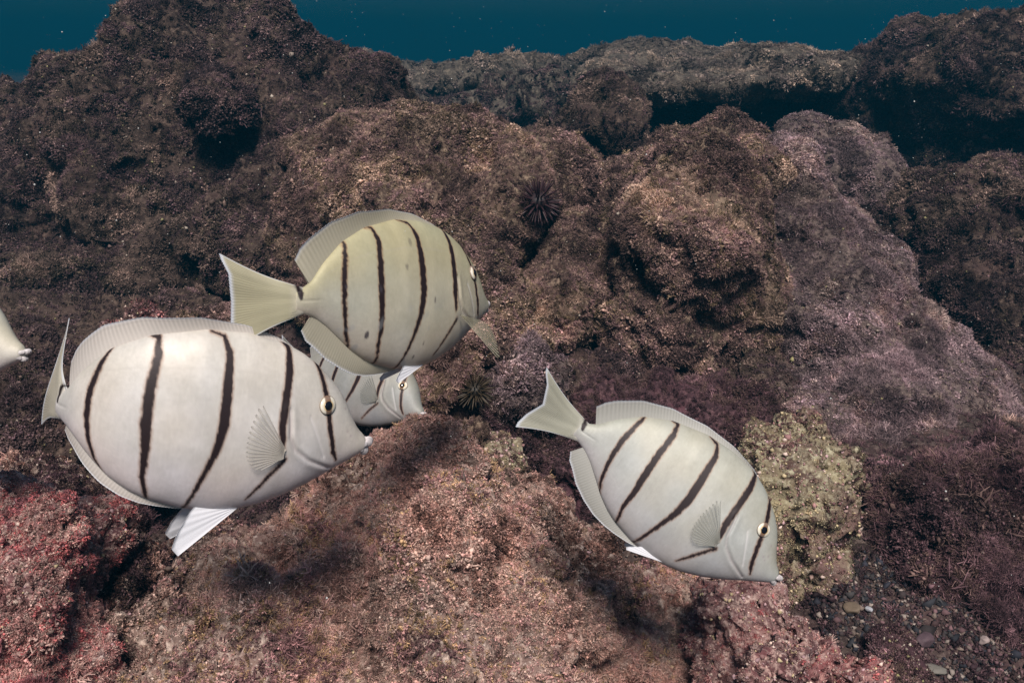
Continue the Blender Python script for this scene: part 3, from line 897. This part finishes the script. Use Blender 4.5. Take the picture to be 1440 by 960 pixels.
        # faint lateral line following the back
        ll = interp(TOP, Sf) * 0.62 + 0.012
        g = np.exp(-((hf - ll) / 0.0022) ** 2)[:, None] * 0.16 * (sm(0.02, 0.1, Sf) * sm(0.70, 0.66, Sf))[:, None]
        c = c * (1 - g) + np.array([0.40, 0.37, 0.33]) * g
        # freckles on the snout
        for _ in range(4):
            fs, fh = self.rng.uniform(0.86, 0.93), self.rng.uniform(0.03, 0.13)
            g = np.exp(-((Sf - fs) ** 2 + (hf - fh) ** 2) / 0.004 ** 2)[:, None] * 0.4
            c = c * (1 - g) + np.array([0.25, 0.15, 0.2]) * g
        jit = self.jag * 0.0022 * gnoise(np.stack([Sf * 60, hf * 60, np.full_like(Sf, self.seed + 3)], 1)) + 0.0020 * gnoise(np.stack([Sf * 190, hf * 190, np.full_like(Sf, self.seed)], 1))
        dark = np.array([0.018, 0.008, 0.009]); brown = np.array([0.30, 0.13, 0.06])
        for st in STRIPES:
            d = poly_dist(Sf, hf, [(a, b, w * self.stripe_k) for a, b, w in st]) + jit
            g = (1 - sm(-0.001, 0.0085, d))[:, None] * 0.55
            c = c * (1 - g) + brown * g
            g = (1 - sm(-0.003, 0.0025, d))[:, None]
            c = c * (1 - g) + dark * g
        # saddle spot on the peduncle, on top of both flanks
        d = poly_dist(Sf, hf, [(-0.004, 0.010, 0.008), (-0.012, 0.05, 0.012)]) + jit
        g = (1 - sm(-0.003, 0.003, d))[:, None]
        c = c * (1 - g) + dark * g
        if self.jag > 1.5:
            bl = gnoise(np.stack([Sf * 14, hf * 14, np.full_like(Sf, 8.3)], 1)) + 0.5 * gnoise(np.stack([Sf * 40, hf * 40, np.full_like(Sf, 2.3)], 1))
            g = sm(0.34, 0.62, bl)[:, None] * 0.45 * sm(0.08, -0.15, hf)[:, None]
            c = c * (1 - g) + np.array([0.30, 0.31, 0.33]) * g
        for (a, b, r, k) in spots:
            d = np.hypot((Sf - a) * 1.4, hf - b) - r + jit
            g = (1 - sm(-0.003, 0.004, d))[:, None] * k
            c = c * (1 - g) + np.array([0.05, 0.04, 0.05]) * g
        c = np.concatenate([c, [c[0], c[-1]]])
        set_color(me, np.clip(c, 0, 0.9))
        link('body', me, SKIN, self.root)

    def fin_sheet(self, name, P, thick, C, clear=None):
        """closed thin fin from a grid of (s,y,h) points; thick per point (SL units)"""
        nu, nv = P.shape[:2]
        Q = self.warp(P)
        du = np.gradient(Q, axis=0); dv = np.gradient(Q, axis=1)
        n = np.cross(du, dv); n /= np.maximum(np.linalg.norm(n, axis=-1, keepdims=True), 1e-12)
        off = n * (thick * self.SL)[..., None]
        V = np.concatenate([(Q + off).reshape(-1, 3), (Q - off).reshape(-1, 3)])
        f = grid_faces(nu, nv)
        g = f[:, ::-1] + nu * nv
        idx = np.arange(nu * nv).reshape(nu, nv)
        loop = np.concatenate([idx[0, :], idx[1:, -1], idx[-1, -2::-1], idx[-2:0:-1, 0]])
        nx = np.roll(loop, -1)
        rim = np.stack([nx, loop, loop + nu * nv, nx + nu * nv], 1)
        me = mesh_from(name, V, quads=np.concatenate([f, g, rim]))
        Cf = C.reshape(-1, 3)
        set_color(me, np.clip(np.concatenate([Cf, Cf]), 0, 0.9))
        cl = np.zeros(P.shape[:2]) if clear is None else clear
        a = me.attributes.new('Clear', 'FLOAT', 'POINT')
        a.data.foreach_set('value', np.concatenate([cl.ravel(), cl.ravel()]).astype(np.float32))
        return link(name, me, FIN, self.root)

    def median_fin(self, name, k, is_top):
        nu, nv = 360, 14
        rng = self.rng
        if is_top:
            base_s = np.linspace(0.035, 0.70, nu)
            base_h = interp(TOP, base_s) - 0.012
            hgt = np.interp(base_s, [0.035, 0.06, 0.12, 0.22, 0.34, 0.46, 0.58, 0.70], [0.055, 0.062, 0.056, 0.045, 0.033, 0.025, 0.018, 0.003]) * k + 0.012
            lean = np.interp(base_s, [0.035, 0.3, 0.7], [-0.95, -0.8, -0.7])
            sg = 1; nr = 58
        else:
            base_s = np.linspace(0.05, 0.47, nu)
            base_h = interp(BOT, base_s) + 0.012
            hgt = np.interp(base_s, [0.05, 0.08, 0.16, 0.28, 0.38, 0.47], [0.040, 0.058, 0.066, 0.050, 0.030, 0.004]) * k + 0.012
            lean = np.interp(base_s, [0.05, 0.3, 0.47], [-0.95, -0.75, -0.6])
            sg = -1; nr = 46
        v = np.linspace(0, 1, nv)
        u = np.linspace(0, 1, nu)
        hh = hgt[:, None] * v[None]
        S = base_s[:, None] + lean[:, None] * hh * 0.75
        ray = np.cos(2 * np.pi * nr * u)[:, None] * np.ones((1, nv))
        ser = 1 + 0.012 * np.cos(2 * np.pi * nr * u)[:, None] * sm(0.8, 1, v)[None]
        h = base_h[:, None] + sg * hh * ser
        y = 0.010 * np.sin(u * 7 + self.seed)[:, None] * (v ** 1.3)[None] * k + 0.00015 * ray * sm(0, 0.2, v)[None]
        thick = (0.0032 * (1 - v)[None] + 0.0007) * (1 + 0.1 * ray)
        C = np.array([0.66, 0.625, 0.575]) * (1 + 0.035 * ray[..., None]) * self.tint
        edge = sm(0.90, 0.99, v)[None, :, None]
        C = C * (1 - edge) + np.array([0.72, 0.74, 0.80]) * edge
        dk = (sm(0.80, 0.88, v) * (1 - sm(0.88, 0.94, v)))[None, :, None] * 0.25
        C = C * (1 - dk) + np.array([0.16, 0.14, 0.14]) * dk
        self.fin_sheet(name, np.stack([S, y, h], -1), thick, C, np.clip((0.16 - 0.08 * ray) * sm(0.2, 0.8, v)[None], 0, 1))

    def caudal(self, fold, fork=1.0):
        nu, nv = 260, 40
        a = np.linspace(1, -1, nu)                             # top to bottom
        v = np.linspace(0, 1, nv)
        base_h = 0.042 * a
        tip_s = np.interp(a, [-1, -0.85, -0.5, 0, 0.5, 0.85, 1], [-0.228, -0.232, -0.224 - 0.012 * (1 - fork), -0.240 + 0.044 * fork, -0.244 + 0.012 * fork, -0.268, -0.275])
        tip_h = np.interp(a, [-1, -0.5, 0, 0.5, 1], [-0.148, -0.080, -0.006, 0.068, 0.122]) * fold + self.tail_lift
        S = 0.012 + (tip_s[:, None] - 0.012) * v[None]
        bow = 0.012 * np.sin(np.pi * v)[None] * (a[:, None]) * -1.0
        h = base_h[:, None] + (tip_h - base_h)[:, None] * v[None] + bow
        nr = 34
        u = (a + 1) / 2
        ray = np.cos(2 * np.pi * nr * u)[:, None] * np.ones((1, nv))
        fine = np.cos(2 * np.pi * nr * 2 * u)[:, None] * sm(0.5, 0.8, v)[None]
        S = S + 0.0008 * ray * sm(0.9, 1, v)[None]
        y = 0.012 * np.sin(a * 2.4)[:, None] * (v ** 2)[None] * (1 if self.seed % 2 else -1) + 0.0004 * ray * sm(0, .3, v)[None]
        y = y - self.tail_sweep * (v ** 1.1)[None] * (1 - 0.85 * np.clip(a, 0, 1) ** 2)[:, None]
        W0 = 0.016
        thick = W0 * (1 - v)[None] ** 2.2 * np.sqrt(np.clip(1 - a ** 2, 0.02, 1))[:, None] + 0.0010 * (1 + 0.25 * ray)
        C = np.array([0.60, 0.57, 0.46]) * (1 + 0.06 * ray[..., None] + 0.05 * fine[..., None]) * self.tint
        n = gnoise(np.stack([np.repeat(a * 4, nv), np.tile(v * 1.5, nu), np.full(nu * nv, self.seed * 1.7)], 1)).reshape(nu, nv)[..., None]
        C = C * (1 + 0.18 * n)
        edge = sm(0.93, 0.99, v)[None, :, None] * np.ones((nu, 1, 1))
        edge = np.maximum(edge, sm(0.95, 0.995, np.abs(a))[:, None, None] * 0.7)
        C = C * (1 - edge) + np.array([0.70, 0.73, 0.80]) * edge
        root = sm(0.25, 0.0, v)[None, :, None]
        C = C * (1 - root * 0.6) + np.array([0.64, 0.59, 0.55]) * root * 0.6
        # the saddle spot runs onto the fin root
        P = np.stack([S, y, h], -1)
        d = poly_dist(S, h, [(-0.002, 0.012, 0.007), (-0.014, 0.046, 0.010)])
        g = (1 - sm(-0.003, 0.003, d))[..., None]
        C = C * (1 - g) + np.array([0.018, 0.008, 0.009]) * g
        self.fin_sheet('caudal_fin', P, thick, C, np.clip((0.22 - 0.08 * ray) * sm(0.25, 0.8, v)[None], 0, 1))

    def pectoral(self, side, pec):
        out_ang, swing = pec
        nu, nv = 110, 22
        # fan of rays: angle measured in the flank plane from straight back, + = up
        u = np.linspace(0, 1, nu)
        ang = np.radians(np.interp(u, [0, 1], self.pec_fan) + swing)
        L = np.interp(u, [0, 0.06, 0.2, 0.45, 0.7, 0.9, 1], [0.172, 0.176, 0.160, 0.142, 0.128, 0.110, 0.085]) * self.pec_len
        nr = 15
        ray = np.cos(2 * np.pi * nr * u)[:, None] * np.ones((1, nv))
        v = np.linspace(0, 1, nv)
        bs, bh = 0.703, -0.030
        r0 = 0.012
        Lr = r0 + (L[:, None] * (1 + 0.03 * ray) - r0) * v[None]
        ds = -np.cos(ang)[:, None] * Lr
        dh = np.sin(ang)[:, None] * Lr
        o = math.radians(out_ang)
        S = bs + ds * math.cos(o)
        h = bh + dh - 0.010 * (u - 0.5)[:, None]
        yb = float(self.surf(np.array(bs), np.array(bh), 1)) + 0.003
        # stay outside the skin
        surf_y = np.abs(self.surf(S, h, 1))
        y = yb + np.sqrt(ds ** 2 + 0.15 * dh ** 2) * math.sin(o) + 0.006 * np.sin(u * 5)[:, None] * v[None]
        y = np.maximum(y, surf_y + 0.004 * v[None] + 0.002)
        y = y + 0.0006 * ray * sm(0.05, .3, v)[None]
        y = y * side
        thick = (0.0028 * (1 - v)[None] + 0.0007) * (1 + 0.4 * ray)
        C = np.array([0.60, 0.58, 0.52]) * (1 + 0.16 * ray[..., None]) * self.tint
        g = sm(0.14, 0.0, v)[None, :, None] * 0.25
        C = C * (1 - g) + np.array([0.3, 0.25, 0.22]) * g
        self.fin_sheet('pectoral_fin', np.stack([S, y, h], -1), thick, C, np.clip((0.74 - 0.30 * ray) * sm(0.0, 0.22, v)[None] * (0.85 + 0.3 * v[None]), 0, 0.95))

    def pelvic(self, side, k):
        nu, nv = 60, 18
        u = np.linspace(0, 1, nu)
        bs = 0.612
        b0 = float(interp(BOT, np.array(bs)))
        ang = np.radians(np.interp(u, [0, 1], [4, -34 * k]))
        L = np.interp(u, [0, 0.5, 0.85, 1], [0.12, 0.17, 0.22, 0.215]) * (0.75 + 0.25 * k)
        nr = 6
        v = np.linspace(0, 1, nv)
        ray = np.cos(2 * np.pi * nr * u)[:, None] * np.ones((1, nv))
        S = bs - np.cos(ang)[:, None] * L[:, None] * v[None]
        h = b0 + 0.012 + np.sin(ang)[:, None] * L[:, None] * v[None]
        y = (0.020 + 0.05 * v[None] * u[:, None] * k + 0.0003 * ray * v[None]) * side
        thick = (0.003 * (1 - v)[None] + 0.0010) * (1 + 0.15 * ray)
        C = np.array([0.74, 0.74, 0.78]) * (1 + 0.06 * ray[..., None])
        self.fin_sheet('pelvic_fin', np.stack([S, y, h], -1), thick, C)

    def eye(self, side):
        es, eh, R = 0.813, 0.126, 0.030
        nr, na = 26, 48
        r = np.linspace(0, 1, nr); a = np.linspace(0, 2 * np.pi, na, endpoint=False)
        Rr, Aa = np.meshgrid(r, a, indexing='ij')

        def dome(rad, bulge, sink, r_):
            s = es + rad * r_ * np.cos(Aa); h = eh + rad * r_ * np.sin(Aa) / self.hs
            y0 = float(self.surf(np.array(es), np.array(eh), 1))
            slope_s = (float(self.surf(np.array(es + .02), np.array(eh), 1)) - float(self.surf(np.array(es - .02), np.array(eh), 1))) / .04
            slope_h = (float(self.surf(np.array(es), np.array(eh + .02), 1)) - float(self.surf(np.array(es), np.array(eh - .02), 1))) / .04
            y = y0 + slope_s * (s - es) + slope_h * (h - eh) + bulge * np.sqrt(np.clip(1 - r_ ** 2, 0, 1)) - sink
            return np.stack([s, y * side, h], -1)
        V = self.warp(dome(R, 0.014, 0.001, Rr)).reshape(-1, 3)
        q = grid_faces(nr, na, True)
        if side > 0: q = q[:, ::-1]
        me = mesh_from('eye', V, quads=q)
        c = np.array([0.74, 0.69, 0.58]) * np.ones((nr, na, 1))
        g = sm(0.70, 0.5, Rr)[..., None]
        c = c * (1 - g) + np.array([0.62, 0.46, 0.24]) * g
        band = (1 - sm(0.30, 0.42, np.abs(Rr * np.cos(Aa) + 0.22 * Rr * np.sin(Aa))))[..., None]
        c = c * (1 - band * 0.85) + np.array([0.12, 0.045, 0.02]) * band * 0.85
        rim = sm(0.88, 0.97, Rr)[..., None]
        c = c * (1 - rim * 0.8) + np.array([0.16, 0.10, 0.07]) * rim * 0.8
        set_color(me, c.reshape(-1, 3))
        e = link('eye', me, IRIS, self.root)
        V = self.warp(dome(R * 0.48, 0.005, -0.0105, Rr)).reshape(-1, 3)
        me = mesh_from('pupil', V, quads=q)
        link('pupil', me, PUPIL, e)

    def lips(self):
        # two fleshy pale lips wrapped round the tip of the snout
        for nm, h0, s0, tilt in (('upper_lip', 0.010, 1.000, 1), ('lower_lip', -0.020, 0.990, -1)):
            nu, nv = 40, 14
            t = np.linspace(-1, 1, nu)
            s = s0 + 0.002 - 0.030 * t ** 2
            y = 0.030 * t
            h = h0 + 0.010 * tilt * t ** 2 * -1
            rad = (0.013 if self.seed == 1 else 0.0095) * np.sqrt(np.clip(1 - t ** 2, 0.03, 1)) * (1 + 0.22 * np.sin(t * 13 + self.seed) + 0.12 * np.sin(t * 29))
            a = np.linspace(0, 2 * np.pi, nv, endpoint=False)
            P = np.stack([s[:, None] + rad[:, None] * np.cos(a)[None], y[:, None] + 0 * a[None], h[:, None] + rad[:, None] * np.sin(a)[None]], -1)
            V = self.warp(P).reshape(-1, 3)
            me = mesh_from(nm, V, quads=grid_faces(nu, nv, True))
            c = np.array([0.50, 0.46, 0.46]) * (1 + 0.25 * gnoise(V * 600))[:, None]
            set_color(me, np.clip(c, 0, .9))
            link(nm, me, LIP, self.root)


def build_fish():
    Fish('largest pale fish with black bars at the left, tail turned away edge on', 302.3, 606.2, .455, .167, img=-9.1, yaw=30.1, roll=3.9, bend=-92.3, bend_s=(0.445, -0.187), hs=1.038,
         dorsal=1.15, anal=0.4, pec=(13, 0), pelvic=1.15, tail_fold=1.25, tail_lift=0.07, tail_sweep=0.015, top_tint=0.25, tint=(0.92, 0.89, 0.89), seed=1, res=(380, 170))
    Fish('middle yellowish fish with scarred flank, broad tail towards the viewer', 569, 426.8, .52, .150, img=1.3, yaw=51.5, roll=4.5, bend=-44.2, bend_s=(0.057, -0.10), hs=1.076,
         dorsal=1.25, anal=1.1, pec=(86, 0), pec_fan=(-36, -6), pec_len=1.5, fork=0.15, tail_fold=1.15, jag=2.2, pelvic=0.6, top_tint=0.95, tint=(0.72, 0.70, 0.59), seed=2, res=(360, 160),
         spots=[(0.16, 0.05, .006, .9), (0.30, 0.05, .010, .8), (0.26, -0.11, .012, .9), (0.42, 0.13, .010, .5), (0.56, 0.02, .006, .8), (0.25, -0.19, .006, .7), (0.53, -0.14, .006, .8), (0.19, 0.235, .010, .4), (0.45, 0.22, .012, .4), (0.50, -0.19, .006, .7)])
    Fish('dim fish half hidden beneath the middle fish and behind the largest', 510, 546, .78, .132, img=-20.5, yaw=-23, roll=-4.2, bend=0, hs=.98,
         dorsal=1.0, pec=(12, 0), pelvic=0.3, top_tint=0.4, tint=(0.46, 0.47, 0.47), seed=3, res=(260, 120))  # shade beneath the middle fish is put into this darkened tint
    Fish('right fish nosing down steeply to graze on the maroon rock', 954.5, 709.2, .54, .148, img=-37, yaw=-3.8, roll=0, bend=5, hs=1.014,
         dorsal=1.0, anal=1.0, pec=(14, 0), pelvic=0.5, top_tint=0.5, tint=(0.64, 0.66, 0.66), seed=4, res=(360, 160), stripe_k=1.12, jag=1.4)
    Fish('fish cut off by the left edge with only its snout in view', -150, 478, .50, .152, img=-6, yaw=0, roll=0, bend=0, hs=1.0,
         dorsal=1.0, pec=(14, 0), pelvic=0.5, top_tint=0.5, tint=(0.95, 0.95, 0.93), seed=5, res=(220, 110))


build_fish()


# ------------------------------------------------------------------ sea urchins
def urchin(label, px, py, Y, R, spine, tint, seed):
    rng = np.random.default_rng(seed)
    root = bpy.data.objects.new('sea_urchin', None); col.objects.link(root)
    root.location = at(px, py, Y)
    tag(root, label, 'sea urchin')
    v = ICO3[0] * np.array([1, 1, 0.75])
    v = v * (1 + 0.04 * gnoise(ICO3[0] * 6 + seed))[:, None] * R
    m, nt, b, _ = new_mat('urchin_shell')
    b.inputs['Base Color'].default_value = (*[x * 0.5 for x in tint], 1); b.inputs['Roughness'].default_value = 0.6
    link('shell', mesh_from('shell', v, tris=ICO3[1]), m, root)
    m2, nt2, b2, _ = new_mat('urchin_spine')
    tc = nt2.nodes.new('ShaderNodeTexCoord')
    n = noise_tex(nt2, tc.outputs['Object'], 200, 2)
    nt2.links.new(mix_rgb(nt2, n, [x * 0.7 for x in tint], [x * 1.5 for x in tint]), b2.inputs['Base Color'])
    b2.inputs['Roughness'].default_value = 0.5
    k = 6
    a = np.arange(k) / k * 2 * np.pi
    prof = [(0, 0.055), (0.25, 0.07), (0.7, 0.05), (1.0, 0.012)]
    V = np.concatenate([[(r * math.cos(t), r * math.sin(t), z) for t in a] for z, r in prof]) * spine
    me = mesh_from('spine', V, quads=grid_faces(len(prof), k, True), tris=[(18, 18 + i, 18 + i + 1) for i in range(1, k - 1)])
    me.materials.append(m2)
    toc = Vector(CAM) - Vector(root.location); toc.normalize()
    cnt = 0
    for i in range(130):
        z = 1 - 2 * (i + 0.5) / 130; t = i * 2.39996
        d = Vector((math.sqrt(1 - z * z) * math.cos(t), math.sqrt(1 - z * z) * math.sin(t), z))
        if d.dot(toc) < -0.15: continue
        d = (d + Vector(rng.normal(size=3) * 0.07)).normalized()
        o = bpy.data.objects.new('spine', me); col.objects.link(o)
        o.parent = root
        o.location = d * R * 0.9
        o.rotation_euler = d.to_track_quat('Z', 'Y').to_euler()
        o.scale = (1, 1, rng.uniform(0.75, 1.15))
        cnt += 1


urchin('dark red sea urchin wedged in a crevice of the brown slope', 757, 283, 1.33, .018, .021, (0.040, 0.017, 0.021), 3)
urchin('small olive brown sea urchin in the hole below the middle fish', 668, 548, .87, .011, .013, (0.05, 0.035, 0.02), 4)


# ------------------------------------------------------------------ gravel and loose stones
def build_gravel():
    rng = np.random.default_rng(77)
    n = 16000
    x = np.concatenate([rng.uniform(.27, .75, 13000), rng.uniform(-.02, .16, 3000)])
    y = np.concatenate([rng.uniform(.50, .78, 13000), rng.uniform(.80, 1.1, 3000)])
    z = ground_height(x, y) + 0.001
    P = np.stack([x, y, z], 1)
    N = np.tile([0, 0, 1.0], (n, 1))
    cols = [(.02, .02, .025), (.02, .02, .025), (.025, .02, .02), (.04, .03, .03), (.03, .03, .035), (.05, .045, .045), (.12, .09, .08), (.16, .12, .10), (.28, .23, .2), (.15, .085, .09), (.10, .06, .06), (.06, .035, .035), (.03, .03, .04), (.05, .04, .04)]
    g = link('gravel', crumbs_mesh('gravel', P, N, .0021, cols, 78, 0.6, 0.05), M_CRUMB)
    tag(g, 'black and pale coarse gravel lying between the rocks at lower right', 'gravel', kind='stuff')


build_gravel()


def stone_mat(name, c):
    m, nt, b, _ = new_mat(name)
    tc = nt.nodes.new('ShaderNodeTexCoord')
    n = noise_tex(nt, tc.outputs['Object'], 180, 4)
    nt.links.new(mix_rgb(nt, n, [x * 0.6 for x in c], [min(.85, x * 1.3) for x in c]), b.inputs['Base Color'])
    b.inputs['Roughness'].default_value = 0.75
    return m


def stone(label, px, py, Y, size, c, seed, flat=0.6, name='loose_stone'):
    rng = np.random.default_rng(seed)
    v = ICO3[0].copy()
    A = rng.normal(size=(9, 3)); A /= np.linalg.norm(A, axis=1)[:, None]
    for a in A:
        d = v @ a; k = rng.uniform(0.55, 0.8)
        v = v - np.outer(np.clip(d - k, 0, None), a)
    v = v * np.array([1.2, 0.9, flat]) * size * (1 + 0.10 * gnoise(ICO3[0] * 3 + seed) + 0.07 * gnoise(ICO3[0] * 9 + seed))[:, None]
    me = mesh_from(name, v, tris=ICO3[1])
    o = link(name, me, stone_mat(name + '_surface', c))
    o.location = at(px, py, Y)
    o.rotation_euler = (rng.uniform(-.4, .4), rng.uniform(-.4, .4), rng.uniform(0, 3))
    tag(o, label, 'stone')


def ground_Y(px, py):
    lo, hi = 0.3, 2.5
    for _ in range(40):
        m = (lo + hi) / 2
        p = at(px, py, m)
        if p[2] > ground_height(np.array([p[0]]), np.array([p[1]]))[0] + 0.004: lo = m
        else: hi = m
    return lo


def gstone(label, px, py, r_px, c, seed, flat=0.6):
    Y = ground_Y(px, py)
    stone(label, px, py, Y, r_px * px_size(at(px, py, Y)), c, seed, flat)


gstone('pinkish white stone on gravel by the right edge', 1383, 900, 9, (.36, .28, .26), 1)
gstone('flat grey angular stone on the gravel at lower right', 1310, 940, 17, (.15, .135, .115), 2, .35)
gstone('tan block shaped stone under the yellow coral rock', 1198, 855, 13, (.15, .11, .075), 3)
gstone('small bluish white stone beside the tan block', 1222, 856, 6, (.42, .42, .45), 4)
gstone('pale pink pebble in the middle of the gravel patch', 1235, 897, 8, (.30, .21, .17), 5)
gstone('dark mauve stone half way along the gravel patch', 1300, 898, 14, (.09, .055, .065), 6)


# ------------------------------------------------------------------ drifting specks
def build_specks():
    rng = np.random.default_rng(5)
    n = 4200
    dep = rng.uniform(.45, 4.0, n) ** 1.0
    px = rng.uniform(-900, 900, n); py = rng.uniform(-640, 640, n)
    P = CAM + dep[:, None] * (FWD + RIGHT * px[:, None] / FPX + UP * py[:, None] / FPX)
    z0 = ground_height(P[:, 0], P[:, 1])
    P = P[P[:, 2] > z0]
    n = len(P)
    S = .00019 * np.exp(rng.normal(size=n) * 0.45) * (0.5 + np.linalg.norm(P - CAM, axis=1) ** 0.6)
    v, f = ICO1
    V = (v[None] * S[:, None, None] + P[:, None]).reshape(-1, 3)
    F = (f[None] + (np.arange(n) * len(v))[:, None, None]).reshape(-1, 3)
    me = mesh_from('drifting_specks', V, tris=F)
    m, nt, b, _ = new_mat('plankton'); b.inputs['Base Color'].default_value = (.5, .5, .48, 1); b.inputs['Roughness'].default_value = .8
    o = link('drifting_specks', me, m)
    tag(o, 'tiny pale specks drifting in the water', 'plankton', kind='stuff')


build_specks()
